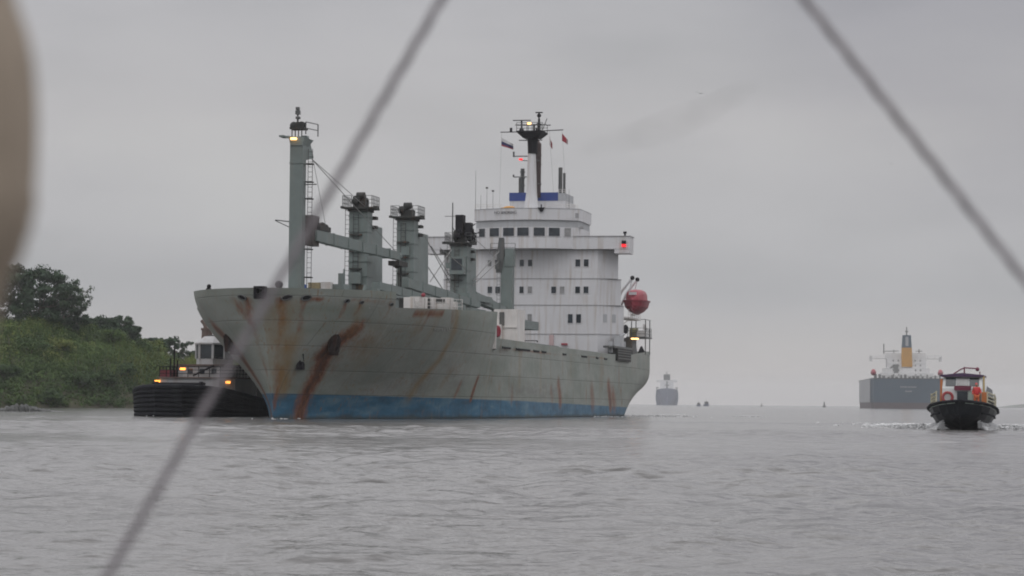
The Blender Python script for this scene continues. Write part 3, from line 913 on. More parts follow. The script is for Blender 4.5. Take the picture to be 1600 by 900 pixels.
mb.cyl((9.3, .3, 23.4), (31.5, 2.7, 16.2), .035, None, 4); mb.cyl((9.3, .4, 23.3), (29.5, .2, 20.4), .03, None, 4)
mb.cyl((9.4, .5, 23.2), (12, 1.1, 17.0), .025, None, 4)
mb.build('topping_wire', m_wire, ship)

def deck_crane(s, b0, b1, zt, zh, depth, cab=None, big=False, lumpy=1.0):
    mb = S()
    mb.loft([[(s, b0, z), (s, b1, z), (s + 1.9, b1, z), (s + 1.9, b0, z)] for z in (9.6, zt)])
    # house plate behind the post, top cut lower and stepped
    mb.loft([[(s + 1.95, b0 + .1, 9.6), (s + 1.95, b1 - .06, 9.6), (s + depth, b1 - .06, 9.6), (s + depth, b0 + .1, 9.6)],
             [(s + 1.95, b0 + .1, zh), (s + 1.95, b1 - .06, zh), (s + depth - .4, b1 - .06, zh), (s + depth - .4, b0 + .1, zh)]])
    # stiffener flanges
    for z in np.arange(10.8, zt - .5, 1.45):
        mb.box(s - .10, s + 1.94, b0 - .06, b1 + .06, z, z + .12)
    post = mb.build('deck_crane', m_crane, ship)
    mb = S(); mb.box(s - .6, s + 2.4, b0 - .6, b1 + .6, zt, zt + .16); mb.box(s - .6, s + .2, b0 - .75, b0 - .5, zt + .02, zt + .24); mb.box(s - .6, s + .2, b1 + .7, b1 + 1.1, zt + .02, zt + .24); mb.box(s - .3, s + 2.1, b0 - .1, b1 + .1, zt - .25, zt)
    mb.build('crane_platform', m_cranedark, post)
    mb = S(); a, c = b0 - .56, b1 + .56
    mb.rail([(s - .5, a + .9, zt + .16), (s - .5, a, zt + .16), (s + 2.3, a, zt + .16)], 1.1, 3, .035, .5)
    mb.build('railing', m_steel, post); mb = S()
    mb.rail([(s - .5, c - .6, zt + .16), (s - .5, c, zt + .16), (s + 2.3, c, zt + .16)], 1.1, 3, .035, .5)
    mb.build('railing', m_steel, post)
    mb = S(); m_ = (b0 + b1) / 2 + .05
    mb.box(s + .1, s + 1.5, m_ - .65, m_ + .6, zt + .16, zt + .9)
    rs_ = random.Random(int(s))
    for k in range(9):
        mb.ball((s + rs_.uniform(0, 1.4), m_ + rs_.uniform(-.6, .5), zt + rs_.uniform(.7, 1.35)), rs_.uniform(.2, .42) * lumpy, 8, 5)
    mb.cyl((s + .3, m_ - .3, zt + 1.3), (s + .3, m_ + .5, zt + 1.3), .36, None, 10)
    mb.cyl((s + .2, m_ - .75, zt + .6), (s + .9, m_ - .35, zt + 1.3), .18)
    mb.build('winch', m_cranedark, post)
    mb = S(); ladder(mb, s + .3, b0 - .25, 9.8, zt, .1); ladder(mb, s, (b0 + b1) / 2 - .2, 9.8, zt - .5, .15, .5)
    for z in (zt - 2.6, zt - 4.2, zt - 5.9, zt - 8.0): mb.box(s - .35, s, b0 + .1, b1 - .5, z, z + .12)
    for z in (zt - .9, zt - 1.8): mb.box(s + 1.9, s + 2.8, b1 - .2, b1 + .35, z, z + .3)
    mb.build('ladder', m_cranedark, post)
    if cab:
        z0, z1, bw = cab
        mb = S(); mb.mat(0).box(s - 1.0, s, b0 + .1, b1 - .1, z0, z1); mb.mat(1).box(s - 1.03, s - .99, b0 + .3, b1 - .35, z0 + .45, z1 - .25)
        mb.mat(0).box(s - .9, s - .3, b0 - .35, b0 + .1, z0 + .7, z0 + 1.3)
        mb.build('operator_cab', [m_crane, m_glass], post)
    else:
        mb = S(); mb.box(s - .5, s, b0 + .25, b1 - .5, zt - 7.3, zt - 6.2); mb.build('junction_box', m_crane, post); mb = S(); mb.box(s - .25, s, b0 + .5, b1 - .4, zt - 3.9, zt - 3.0); mb.build('junction_box', m_crane, post)
    mb = S(); mb.box(s - .08, s, b0 + .75, b1 - .05, 9.8, 12.9); mb.build('rust_patch', paint('rust_brown_plate', (.07, .055, .035), dirt=(.13, .06, .03), amt=.8, rough=.8, rust=.1) if 'rust_brown_plate' not in bpy.data.materials else bpy.data.materials['rust_brown_plate'], post)
    return post
deck_crane(28.6, -1.36, .46, 20.3, 18.85, 6.4)
deck_crane(47.0, -1.25, .56, 20.75, 19.4, 7.0)
cd = deck_crane(71.5, -1.18, .74, 19.6, 19.3, 5.4, cab=(16.1, 18.1, 1), lumpy=1.25)
mb = S(); rs_ = random.Random(5)
for k in range(26):
    mb.ball((71.5 + rs_.uniform(-.4, 2), rs_.uniform(-.7, 1.3), 20.0 + rs_.random() * 1.6), rs_.uniform(.15, .38), 7, 5)
for k in range(12):
    a = (71.5 + rs_.uniform(-.4, 2), rs_.uniform(-.8, .9), 20.0 + rs_.random() * 1.5)
    mb.cyl(a, (a[0], a[1] + rs_.uniform(-1.2, 1.9), a[2] + rs_.uniform(-.2, 1.2)), .06, .04, 5)
mb.box(71.2, 72.5, -.6, .3, 21.0, 22.9); mb.box(71.2, 72.4, .5, 1.2, 20.5, 22.0)
mb.build('hoist_gear', m_black, cd)
# small post before the bridge
mb = S(); mb.box(96, 97.2, -.5, .95, 7, 19.6); mb.box(95.9, 97.3, .0, 1.05, 18.4, 20.6)
pe = mb.build('derrick_post', m_crane, ship)
mb = S(); mb.loft([[(95.8, -1.1, 17.6), (95.8, -.4, 17.6), (96.6, -.4, 17.6), (96.6, -1.1, 17.6)], [(95.8, -1.0, 19.6), (95.8, -.1, 19.6), (96.6, -.1, 19.6), (96.6, -1.0, 19.6)], [(95.8, -.75, 21.9), (95.8, -.2, 21.9), (96.6, -.2, 21.9), (96.6, -.75, 21.9)]])
mb.box(95.6, 96.2, -1.15, -.6, 18.0, 18.9)
mb.build('derrick_head', m_steel, pe)
mb = S(); ladder(mb, 96, -.75, 8, 19, .1); mb.rail([(95.9, -1.8, 20.2), (95.9, 1.3, 20.2)], 1.0, 2, .04, 3.1); mb.build('ladder', m_steel, pe)
mb = S(); mb.cyl((71.5, .9, 20.8), (95.5, -.6, 19.0), .03, None, 4); mb.cyl((74, .9, 15.5), (95.8, -.7, 20.2), .06, None, 5); mb.cyl((74, .9, 15.0), (95.8, -.7, 19.0), .05, None, 5)
mb.build('topping_wire', m_wire, ship)
# stowed booms lying on the hatches
jib((39, 1.6, 13.6), (66, 3.2, 12.45), .9, .9, .7, .7, 'stowed_jib', ship)
jib((63, 2.2, 13.7), (86, 2.8, 12.2), 1.0, 1.0, .8, .7, 'stowed_jib', ship)
jib((24, 2.6, 12.6), (44, 3.8, 11.9), .8, .7, .7, .6, 'stowed_jib', ship)
mb = S(); mb.box(62, 74, -2, 3.2, 12.9, 13.6); mb.box(78, 90, 1.0, 5.5, 10.3, 11.3); mb.build('hatch_top', m_crane, ship)
for s0, s1 in ((12, 27), (33, 35.8)):
    mb = S(); mb.box(s0, s1, -7, 7, 9.9, 11.0); mb.box(s0 - .15, s1 + .15, -7.2, 7.2, 11.0, 11.25); mb.build('hatch_cover', m_crane, ship)
for s0, s1 in ((50, 69), (75, 94)):
    mb = S(); mb.box(s0, s1, -7, 7, 6.9, 8.3); mb.box(s0 - .15, s1 + .15, -7.2, 7.2, 8.3, 8.5); mb.build('hatch_cover', m_crane, ship)
mb = S()
for a, c in (((55, .5, 18.3), (66, .2, 15.4)), ((66, .2, 18.6), (55.5, .3, 14.5)), ((52, .5, 19.2), (70, .2, 13.2)), ((60, .3, 18.4), (70, 1, 16.6)), ((50, .4, 17.2), (64, .2, 13.4))):
    mb.cyl(a, c, .05, None, 4)
mb.build('boom_wire', m_wire, ship)
# signal mast beyond the cranes, left of the bridge
mb = S(); mb.cyl((100, -7.6, 11), (100, -7.6, 26.6), .13, .07); mb.cyl((100, -8.6, 24.9), (100, -6.6, 24.9), .04); mb.cyl((100, -8.7, 21.6), (100, -6.9, 21.9), .06); mb.box(99.8, 100.2, -8.9, -8.4, 21.4, 21.7)
mb.build('signal_mast', m_steel, ship)
# forecastle clutter standing behind the bulwark
mb = S(); mb.loft([[(5.6, -8.4, 9.8), (5.6, -7.7, 9.8), (6.3, -7.7, 9.8), (6.3, -8.4, 9.8)], [(5.8, -8.4, 11.2), (5.8, -7.6, 11.2), (6.2, -7.6, 11.2), (6.2, -8.4, 11.2)], [(5.9, -8.1, 11.65), (5.9, -7.95, 11.65), (6.1, -7.95, 11.65), (6.1, -8.1, 11.65)]]); mb.ball((6, -8.0, 11.7), .2)
mb.build('mushroom_vent', m_black, ship)
mb = S(); mb.cyl((4, -.9, 9.8), (4, -.9, 11.6), .25); mb.ball((4, -.9, 11.75), .36); mb.build('mushroom_vent', m_black, ship)
mb = S(); mb.box(12.5, 14.5, 1.4, 2.6, 9.8, 12.2); mb.cyl((13, 2.5, 9.8), (13, 2.5, 13.6), .08); mb.box(12.8, 13.4, 2.0, 2.5, 12.2, 13.2); mb.build('windlass', m_crane, ship); mb = S(); mb.box(17, 18, 3.4, 4.6, 9.8, 12.0); mb.cyl((16.5, 2.9, 10), (17, 3.5, 12.3), .2)
mb.build('windlass', m_crane, ship)

# ---- accommodation block
def house_plan(s0, c, e, se, back):
    return [(s0, -c), (s0, c), (se, e), (se + 4, e - 1.3), (back, e - 4.6), (back, -e + 4.6), (se + 4, -e + 1.3), (se, -e)]
TIERS = [(6.85, 10.49, 9.25, 12.0, 114.0, 110.0), (10.49, 14.2, 9.25, 12.0, 113.8, 110.0), (14.2, 17.6, 9.2, 11.75, 113.0, 110.0), (17.6, 21.3, 9.2, 11.5, 112.2, 110.0)]
WIN = [[(-6.6, 8.6, .5, .8), (-7.7, 8.6, .5, .8)],
       [(-.71, 12.42, .58, 1.12), (.385, 12.42, .55, 1.12), (5.69, 12.42, .62, 1.12), (6.78, 12.42, .62, 1.12), (-4.9, 12.42, .55, 1.1), (-3.9, 12.42, .55, 1.1)],
       [(-4.88, 16.1, .6, .85), (-3.87, 16.1, .6, .85), (-.71, 16.1, .55, .85), (.385, 16.1, .55, .85), (3.5, 16.1, .62, .85), (4.6, 16.1, .58, .85), (6.62, 16.1, .62, .85), (7.71, 16.1, .62, .85), (-8, 16.1, .6, .85)],
       [(-4.95, 19.55, .5, .8), (-3.95, 19.55, .55, .85), (-.71, 19.55, .55, .85), (.385, 19.55, .55, .85), (6.62, 19.55, .62, .9), (7.71, 19.55, .62, .9), (-7.9, 19.55, .6, .85)]]
pale = {(1, 1), (2, 3), (2, 5), (3, 0)}
for i, (z0, z1, c, e, se, s0) in enumerate(TIERS):
    mb = S()
    mb.mat(0).prism(house_plan(s0, c, e, se, 136), z0, z1 - .1)
    mb.mat(1).prism(house_plan(s0 - .06, c + .03, e + .06, se - .03, 136.1), z1 - .1, z1 + .0)
    mb.mat(0)
    for bb in np.arange(-8.6, 8.7, 1.72):     # welded stiffener seams
        mb.box(s0 - .018, s0 + .01, bb - .035, bb + .035, z0 + .02, z1 - .12)
    tier = mb.build('accommodation_deck', [m_white, m_ledge], ship)
    for j, (bb, zz, w, h) in enumerate(WIN[i]):
        wb = S()
        wb.mat(0).box(s0 - .06, s0 + .02, bb - w / 2 - .07, bb + w / 2 + .07, zz - h / 2 - .07, zz + h / 2 + .07)
        wb.mat(1).box(s0 - .075, s0 - .05, bb - w / 2, bb + w / 2, zz - h / 2, zz + h / 2)
        wb.build('window', [m_white, m_glass_pale if (i, j) in pale else m_glass], tier)
    if i == 1:
        nrm = Vector((se - s0, e - c, 0)).normalized()
        for f in (.28, .62):
            p = Vector((s0 + (se - s0) * f, c + (e - c) * f, 12.5))
            wb = S(); wb.cbox(tuple(p), (.62, .06, 1.05), math.atan2(e - c, se - s0)); wb.build('window', m_band, tier)
    if i == 0:
        wb = S(); wb.box(s0 - .25, s0, 3.0, 3.55, 8.6, 10.3); wb.build('door', paint('pinkish_door', (.45, .33, .33), amt=.3), tier)
        wb = S(); wb.cyl((s0 - .3, 4.6, 9.1), (s0 - .3, 5.4, 9.1), .16); wb.build('hose_reel', m_red, tier)
        wb = S(); wb.rail([(s0 - .5, -3, 9.35), (s0 - .5, 1.5, 9.35)], .2, 1, .07, 2); wb.build('pipe_run', m_black, tier)
# bridge front bulwark and wings
mb = S()
mb.mat(0).prism([(109.3, -13.4), (109.3, 13.4), (112.6, 13.4), (112.6, -13.4)], 21.3, 22.9)
mb.mat(1).prism([(109.2, -13.5), (109.2, 13.5), (112.7, 13.5), (112.7, -13.5)], 22.9, 22.98)
mb.mat(0).prism([(109.35, 11.45), (109.35, 13.38), (112.55, 13.38), (112.55, 11.45)], 20.75, 21.3)
mb.mat(0).prism([(109.35, -13.38), (109.35, -11.45), (112.55, -11.45), (112.55, -13.38)], 20.75, 21.3)
wing = mb.build('bridge_wing', [m_white, m_ledge], ship)
mb = S(); mb.mat(0).box(108.9, 109.3, 12.45, 12.95, 21.9, 22.35); mb.mat(1).box(108.95, 109.28, 12.45, 12.95, 21.55, 21.9); mb.build('port_light', [m_black, m_lamp_r], wing)
mb = S(); mb.cyl((110, 12.7, 22.95), (110, 12.7, 23.5), .12); mb.box(109.8, 110.2, 12.5, 12.9, 23.3, 23.55); mb.build('searchlight', m_black, wing)
# wheelhouse
def wplan(k, bow=107.3, half=6.8, back=118):
    pts = []
    for q in np.linspace(-1, 1, 15):
        bb = q * half * k
        pts.append((bow + .052 * bb * bb, bb))
    return pts + [(back, half * k), (back, -half * k)]
mb = S()
mb.mat(0).prism(wplan(1.0), 21.32, 24.05)
mb.mat(1).prism(wplan(.985), 24.05, 24.95)
mb.mat(0).prism(wplan(1.02, 107.05), 24.95, 26.4)
mb.mat(1).prism(wplan(1.025, 107.0), 26.4, 26.46)
wh = mb.build('wheelhouse', [m_white, m_band], ship)
for bb, w, m_ in ((-5.75, 1.0, m_glass), (-3.94, 1.42, m_glass), (-1.96, 1.5, m_glass), (-.04, 1.48, m_glass), (2.02, 1.42, m_glass), (3.86, 1.42, m_glass), (5.45, .85, m_glass_pale)):
    s = 107.3 + .052 * bb * bb
    rz = math.atan2(1, .104 * bb) - math.pi / 2
    wb = S(); wb.mat(0).cbox((s, bb, 23.42), (.10, w + .14, 1.2), rz); wb.mat(1).cbox((s, bb, 23.42), (.16, w, 1.06), rz)
    wb.build('window', [m_white, m_], wh)
sgn = text_mesh('sign_lettering', 'NO SMOKING', .50, m_text, wh, Matrix())
# set on the parapet, curved front: rotate so the face looks forward
sM = Matrix.Translation((-(106.98 + .052 * 2.2 ** 2), -2.35, 25.88)) @ Matrix.Rotation(-.235 + R(90), 4, 'Z') @ Matrix.Rotation(R(90), 4, 'X')
sgn.data.transform(sM)
mb = S(); mb.box(108.2, 108.6, -3.1, -2.6, 26.46, 26.6); mb.ball((108.5, -2.1, 26.62), .32, sc_=(1, 2.4, .6)); mb.build('orange_buoy', m_yellow, wh)
mb = S(); mb.loft([[(107.1, 1.85, 26.5), (107.1, 2.75, 26.5), (107.6, 2.75, 26.5), (107.6, 1.85, 26.5)], [(107.1, 2.2, 25.95), (107.1, 2.45, 25.95), (107.5, 2.45, 25.95), (107.5, 2.2, 25.95)]]); mb.cyl((107.3, 2.3, 26.4), (107.3, 2.3, 26.9), .08)
mb.build('horn', m_black, wh)
mb = S()
for bb, h in ((-6.9, 5.2), (-5.4, 3.0), (-4.6, 2.6), (-6.2, 2.0), (5.4, 2.6)):
    mb.cyl((110, bb, 26.4), (110, bb, 26.4 + h), .035, .02, 4)
mb.box(109.9, 110.1, -5.55, -5.25, 29.2, 29.4); mb.box(109.9, 110.1, -4.75, -4.45, 28.8, 29.0)
mb.build('whip_antenna', m_steel, wh)
mb = S(); mb.rail([(108.4, -6.6, 26.46), (107.4, -3, 26.46)], .5, 2, .03, 1.8); mb.rail([(107.4, 3, 26.46), (109.4, 6.6, 26.46)], .5, 2, .03, 1.8); mb.build('guard_rail', m_white2, wh)
mb = S(); mb.box(109.6, 110.4, 6.9, 7.3, 23.9, 24.2); mb.box(107.9, 108.4, 6.6, 7.0, 25.2, 25.8); mb.build('awning_bracket', m_ledge, wh)
# top house with the blue band
mb = S(); mb.mat(0).box(116.5, 124, -3.75, 3.7, 26.4, 28.1); mb.mat(1).box(116.44, 122.5, -3.8, 2.75, 28.1, 29.2); mb.mat(2).box(116.46, 122.5, 2.75, 3.7, 28.1, 29.1)
th_ = mb.build('top_house', [m_white, m_blue, m_band], ship)
mb = S(); mb.cyl((118, -2.35, 29.1), (118, -2.35, 32.5), .27); mb.cyl((118.4, -2.8, 29.1), (118.4, -2.8, 31.3), .15)
for z in (30.2, 31.2, 32.0): mb.cyl((118, -2.35, z), (118, -2.35, z + .12), .36)
mb.build('exhaust_pipe', m_steel, th_)
mb = S(); mb.cyl((118, 2.75, 29.0), (118, 2.75, 32.6), .27); mb.cyl((118.4, 3.2, 29.0), (118.4, 3.2, 31.9), .17); mb.build('exhaust_pipe', m_steel, th_)
# dark funnel stack
mb = S(); mb.cyl((116.4, -.25, 28.5), (116.4, -.25, 35.6), .68, .72, 14); mb.cyl((116.4, -.25, 35.6), (116.4, -.25, 36.2), .72, .3, 14)
for z in (30.2, 32.8, 34.0): mb.cyl((116.4, -.25, z), (116.4, -.25, z + .12), .76, None, 14)
mb.build('funnel_stack', m_brown, ship)
# white tapered mast
mb = S(); mb.cyl((112.4, .0, 26.3), (112.4, .0, 28.6), 1.0, .72, 14); mb.cyl((112.4, .0, 28.6), (112.4, .0, 33.9), .72, .52, 14); mb.mat(1).cyl((112.4, .1, 33.9), (112.4, .1, 36.2), .62, .72, 14)
mast = mb.build('main_mast', [m_white, m_black], ship, smooth=False)
mb = S(); mb.loft([[(111.2, -1.0, 35.9), (111.2, 1.0, 35.9), (113.6, 1.0, 35.9), (113.6, -1.0, 35.9)], [(110.6, -1.75, 36.6), (110.6, 1.75, 36.6), (114.2, 1.75, 36.6), (114.2, -1.75, 36.6)]])
mb.box(110.6, 114.2, -1.75, 1.75, 36.6, 36.75)
mb.build('mast_platform', m_black, mast)
mb = S(); mb.rail([(110.7, -1.7, 36.7), (110.7, 1.7, 36.7)], 1.1, 3, .04, .6); mb.rail([(114.1, -1.7, 36.7), (114.1, 1.7, 36.7)], 1.1, 3, .04, .7)
mb.cyl((110.7, 1.7, 36.75), (110.7, 2.3, 38.3), .05); mb.build('platform_rail', m_steel, mast)
mb = S(); mb.cyl((112.2, -4.15, 36.75), (112.2, -1.4, 36.75), .06); mb.cyl((112.2, 1.4, 36.85), (112.2, 4.15, 36.95), .06); mb.cyl((112.2, -1.7, 35.65), (112.2, 1.4, 35.65), .06); mb.box(112.1, 112.3, -2.9, -2.6, 36.8, 37.3)
mb.build('yardarm', m_black, mast)
mb = S(); mb.loft([[(111.8, -1.75, 36.7), (111.8, -.95, 36.7), (112.6, -.95, 36.7), (112.6, -1.75, 36.7)], [(112.1, -1.5, 37.28), (112.1, -1.2, 37.28), (112.4, -1.2, 37.28), (112.4, -1.5, 37.28)]])
mb.cyl((112.2, -1.35, 37.22), (112.2, -1.35, 38.21), .12); mb.box(112.05, 112.35, -2.5, -.15, 38.21, 38.30); mb.box(112.05, 112.35, -2.2, .6, 37.63, 37.70)
mb.build('radar_scanner', m_black, mast)
mb = S(); mb.cyl((112.2, .95, 36.7), (112.2, .95, 38.44), .2, .14); mb.cyl((112.2, .95, 38.44), (112.2, .95, 39.31), .09); mb.ball((112.2, .95, 38.85), .28); mb.box(112.0, 112.4, .5, 1.4, 39.19, 39.31); mb.box(112.1, 112.3, .3, 1.9, 37.66, 37.72); mb.box(112.1, 112.3, 1.9, 2.5, 37.54, 37.63); mb.box(112, 112.4, .65, 1.25, 37.57, 37.80); mb.cyl((112.2, .3, 36.7), (112.2, .3, 37.74), .13); mb.cyl((112.2, .6, 36.7), (112.2, .6, 37.28), .1)
mb.build('topmast', m_black, mast)
mb = S(); mb.box(111.8, 112.1, -.6, -.08, 37.72, 37.92); mb.build('masthead_lamp', m_lamp, mast)
mb = S(); mb.cyl((112.4, -.4, 33.6), (112.4, -2.4, 33.6), .07); mb.cyl((112.4, -2.4, 33.5), (112.4, -2.4, 34.2), .12); mb.cyl((112.4, -.5, 30.9), (112.4, -2.4, 30.9), .07); mb.cyl((112.4, -2.4, 30.9), (112.4, -2.4, 31.2), .12); mb.cyl((112.4, -.4, 33.0), (112.4, -1.4, 33.05), .05); mb.cyl((112.4, .4, 32.95), (112.4, 1.1, 33.0), .06); mb.cyl((112.4, .5, 30.0), (112.4, 1.3, 30.0), .06)
mb.build('lamp_arm', m_steel, mast)
mb = S(); mb.box(112.1, 112.4, -1.65, -1.2, 33.05, 33.3); mb.build('red_mast_light', m_lamp_r, mast)
# funnel top house guard rail
mb = S(); mb.rail([(116.6, 2.8, 29.1), (116.6, 3.65, 29.1)], .5, 2, .03, .4); mb.build('guard_rail', m_white2, th_)
# mooring machinery box at the port quarter
mb = S(); mb.mat(0).box(107.5, 118.5, 11.0, 12.25, 7.0, 8.6)
for z in (7.3, 7.65, 8.0, 8.3): mb.mat(1).box(107.8, 118.2, 12.2, 12.32, z, z + .12)
mb.mat(1).box(104.5, 119, 10.9, 12.35, 8.6, 8.85)
mb.build('gangway_rack', [m_cranedark, m_steel], ship)
mb = S(); mb.box(111, 113, 11.2, 12, 8.85, 10.3); mb.cyl((112, 11.4, 10), (114, 12.1, 10.6), .12); mb.build('mooring_winch', m_band, ship); mb = S(); mb.box(114.5, 115.5, 11.4, 12, 8.85, 9.6); mb.build('locker', m_band, ship); mb = S(); mb.cyl((106, 11.6, 8), (106, 11.6, 9.4), .3); mb.build('bollard', m_band, ship)
# stern platform with awning
mb = S()
for bb in (9.2, 11.15):
    for s in (138, 142): mb.cyl((s, bb, 8.4), (s, bb, 13.2), .07)
mb.box(137, 143, 8.6, 11.35, 10.68, 10.86)
mb.loft([[(137.8, 8.4, 8), (137.8, 9.5, 8), (142, 9.5, 8), (142, 8.4, 8)], [(137.8, 8.0, 10.7), (137.8, 9.15, 10.7), (142, 9.15, 10.7), (142, 8.0, 10.7)]])
sp = mb.build('stern_platform', m_steel, ship)
mb = S(); mb.rail([(137.2, 8.8, 10.86), (137.2, 11.25, 10.86), (142.8, 11.25, 10.86)], 1.2, 3, .04, 1.1); mb.tube([(137.3, 9.3, 13.25), (137.3, 11.25, 13.25), (142, 11.25, 13.25)], .05); mb.build('guard_rail', m_steel, sp)
mb = S(); mb.box(137.0, 137.4, 9.3, 10.3, 10.48, 10.66); mb.build('deck_lamp', m_lamp, sp)
mb = S(); mb.ball((138, 8.35, 11.9), .55, sc_=(1, .8, 1.2)); mb.build('cowl_vent', m_black, sp)
mb = S(); mb.cyl((138.5, 8.9, 11.6), (138.5, 10.0, 11.6), .55, None, 10); mb.box(138, 139.5, 8.9, 9.9, 10.86, 11.8); mb.build('stern_winch', m_olive, sp)
mb = S(); mb.box(138, 139, 9.9, 11.0, 10.86, 11.7); mb.box(138, 138.5, 10.8, 11.2, 11.8, 12.6); mb.cyl((138, 8.6, 13.6), (138, 9.6, 13.2), .06); mb.cyl((138, 9.2, 14.1), (138, 9.2, 13), .08); mb.ball((138, 9.5, 14.0), .25); mb.cyl((138, 8.0, 12.6), (138, 9.2, 13.6), .07)
mb.build('life_raft_canister', m_white2, sp)
mb = S(); mb.loft([[(144, 9.0, 8.4), (144, 10.3, 8.4), (145, 10.3, 8.4), (145, 9.0, 8.4)], [(144.4, 9.5, 9.7), (144.4, 9.7, 9.7), (144.6, 9.7, 9.7), (144.6, 9.5, 9.7)]]); mb.build('stern_roller', m_black, ship)
# davits
for s in (118.5, 122.8):
    mb = S(); mb.tube([(s, 10.2, 14.6), (s, 10.9, 16.2), (s, 12.3, 18.0)], .17, 6)
    mb.cyl((s, 11.6, 14.5), (s, 12.3, 17.8), .08, None, 5)
    mb.mat(1).ball((s, 12.35, 18.05), .3)
    mb.build('boat_davit', [m_white, m_black], ship)
mb = S(); mb.box(117, 127, 10.5, 12.2, 12.7, 12.9); mb.rail([(117, 12.1, 12.9), (127, 12.1, 12.9)], 1, 3, .035, 1.5); mb.build('boat_deck', m_white2, ship)

# ---- lifeboat hanging from the davits (a thing of its own)
LB = SW(121, 12.55, 13.4)
lb = thing('lifeboat', LB, RZ, 'red enclosed lifeboat hanging from white davits beside the ship superstructure', 'lifeboat')
mb = MB()
secs = []
for f in np.linspace(-1, 1, 13):
    w = 1.55 * (1 - abs(f) ** 3.2) + .04
    zb = .55 * abs(f) ** 2.5
    secs.append([(f * 4.1, -w, 1.65), (f * 4.1, -w * .86, .85 + zb * .4), (f * 4.1, -w * .5, .28 + zb), (f * 4.1, 0, zb - .1), (f * 4.1, w * .5, .28 + zb), (f * 4.1, w * .86, .85 + zb * .4), (f * 4.1, w, 1.65)])
mb.loft(secs); mb.build('boat_hull', m_red, lb)
mb = MB(); secs = []
for f in np.linspace(-1, 1, 13):
    w = 1.2 * (1 - abs(f) ** 4) + .04
    h = 1.5 * (1 - abs(f) ** 4) + .02
    secs.append([(f * 3.8, w * math.copysign(abs(math.cos(a)) ** .6, math.cos(a)), 1.7 + h * math.sin(a) ** .55) for a in np.linspace(0, math.pi, 9)])
mb.loft(secs); mb.build('canopy', m_redlight, lb)
mb = MB(); secs = []
for f in np.linspace(-1, 1, 13):
    w = 1.62 * (1 - abs(f) ** 3.2) + .06
    secs.append([(f * 4.2, -w, 1.6), (f * 4.2, w, 1.6), (f * 4.2, w, 1.75), (f * 4.2, -w, 1.75)])
mb.loft(secs); mb.build('gunwale', m_red, lb)
mb = MB(); mb.box(3.35, 3.6, -.5, .5, 2.4, 2.75); mb.build('hatch', m_white, lb)

# ---- flags
def flag(name, s, b, z, L, H, bands, droop, label, vert=False):
    pt = SW(s, b, z)
    mats = [paint(name + '_cloth', c, amt=.1, rough=.8) for c in bands]
    me_v, me_f, me_m = [], [], []
    n, k = 9, 6
    for i in range(n):
        for j in range(k):
            u, v_ = i / (n - 1), j / (k - 1)
            me_v.append((u * L * math.cos(droop), .16 * math.sin(u * 6 + v_ * 2) * u, -v_ * H * (1 - .35 * u) - u * L * math.sin(droop)))
    for i in range(n - 1):
        for j in range(k - 1):
            me_f.append((i * k + j, (i + 1) * k + j, (i + 1) * k + j + 1, i * k + j + 1))
            q = (i / (n - 1)) if vert else (j / (k - 1))
            me_m.append(min(len(bands) - 1, int(q * len(bands) + .01)))
    me = bpy.data.meshes.new(name)
    me.from_pydata(me_v, [], me_f)
    for x in mats: me.materials.append(x)
    me.polygons.foreach_set('material_index', me_m)
    o = link(name, me)
    sol = o.modifiers.new('thickness', 'SOLIDIFY'); sol.thickness = .015
    o.location = pt
    return tag(o, label, 'flag', 'flags on the ship signal halyards')
flag('flag', 112.2, -4.0, 36.0, 1.75, 1.05, [(.5, .5, .5), (.02, .025, .09), (.25, .02, .035)], R(28), 'drooping white blue and red flag at the starboard yardarm')
flag('flag', 112.2, 2.35, 36.1, 1.0, 1.1, [(.45, .42, .42), (.25, .03, .04)], R(68), 'narrow white and red pennant hanging nearest the mast', True)
flag('flag', 112.2, 4.0, 36.5, 1.15, .95, [(.22, .02, .035), (.28, .025, .04), (.45, .35, .35)], R(48), 'dark red flag hanging furthest out from the mast over the port bridge wing', True)
mb = MB(); mb.cyl(SW(112.2, -4.0, 36.75), SW(114, -4.6, 26.4), .015, None, 4); mb.cyl(SW(112.2, 4.0, 36.9), SW(114, 4.4, 26.4), .015, None, 4); mb.cyl(SW(112.2, 2.35, 36.8), SW(114, 2.6, 29), .015, None, 4)
tag(mb.build('signal_halyard', m_wire), 'thin signal halyards running from the yardarms down to the bridge roof', 'rope')
# ---- loose gear on the forecastle
o = thing('drum', SW(11.2, -1.0, 9.8), 0, 'blue plastic drum beside the foremast foot', 'drum')
mb = MB(); mb.cyl((0, 0, 0), (0, 0, 2.3), .5, .5, 14); mb.mat(0); mb.cyl((0, 0, .8), (0, 0, .9), .54, None, 14); mb.cyl((0, 0, 1.6), (0, 0, 1.7), .54, None, 14); mb.build('barrel', m_bluedrum, o)
mb = MB(); mb.cyl((-.3, 0, 2.3), (-.3, 0, 2.7), .35, .2, 10); mb.build('cap', m_white, o)
o = thing('crate', SW(12.2, .1, 9.8), RZ, 'tan wooden crate on the forecastle next to the foremast foot', 'crate')
mb = MB(); mb.box(-.7, .7, -.55, .55, 0, 2.5); mb.build('crate_body', m_tan, o)
for k in range(6):
    mb = MB(); mb.box(.7, .74, -.53 + k * .18, -.38 + k * .18, .05, 2.45); mb.build('plank', m_tan, o)
mb = MB(); mb.box(-.6, .6, .6, 1.45, .0, 2.55); mb.build('side_box', m_white2, o)

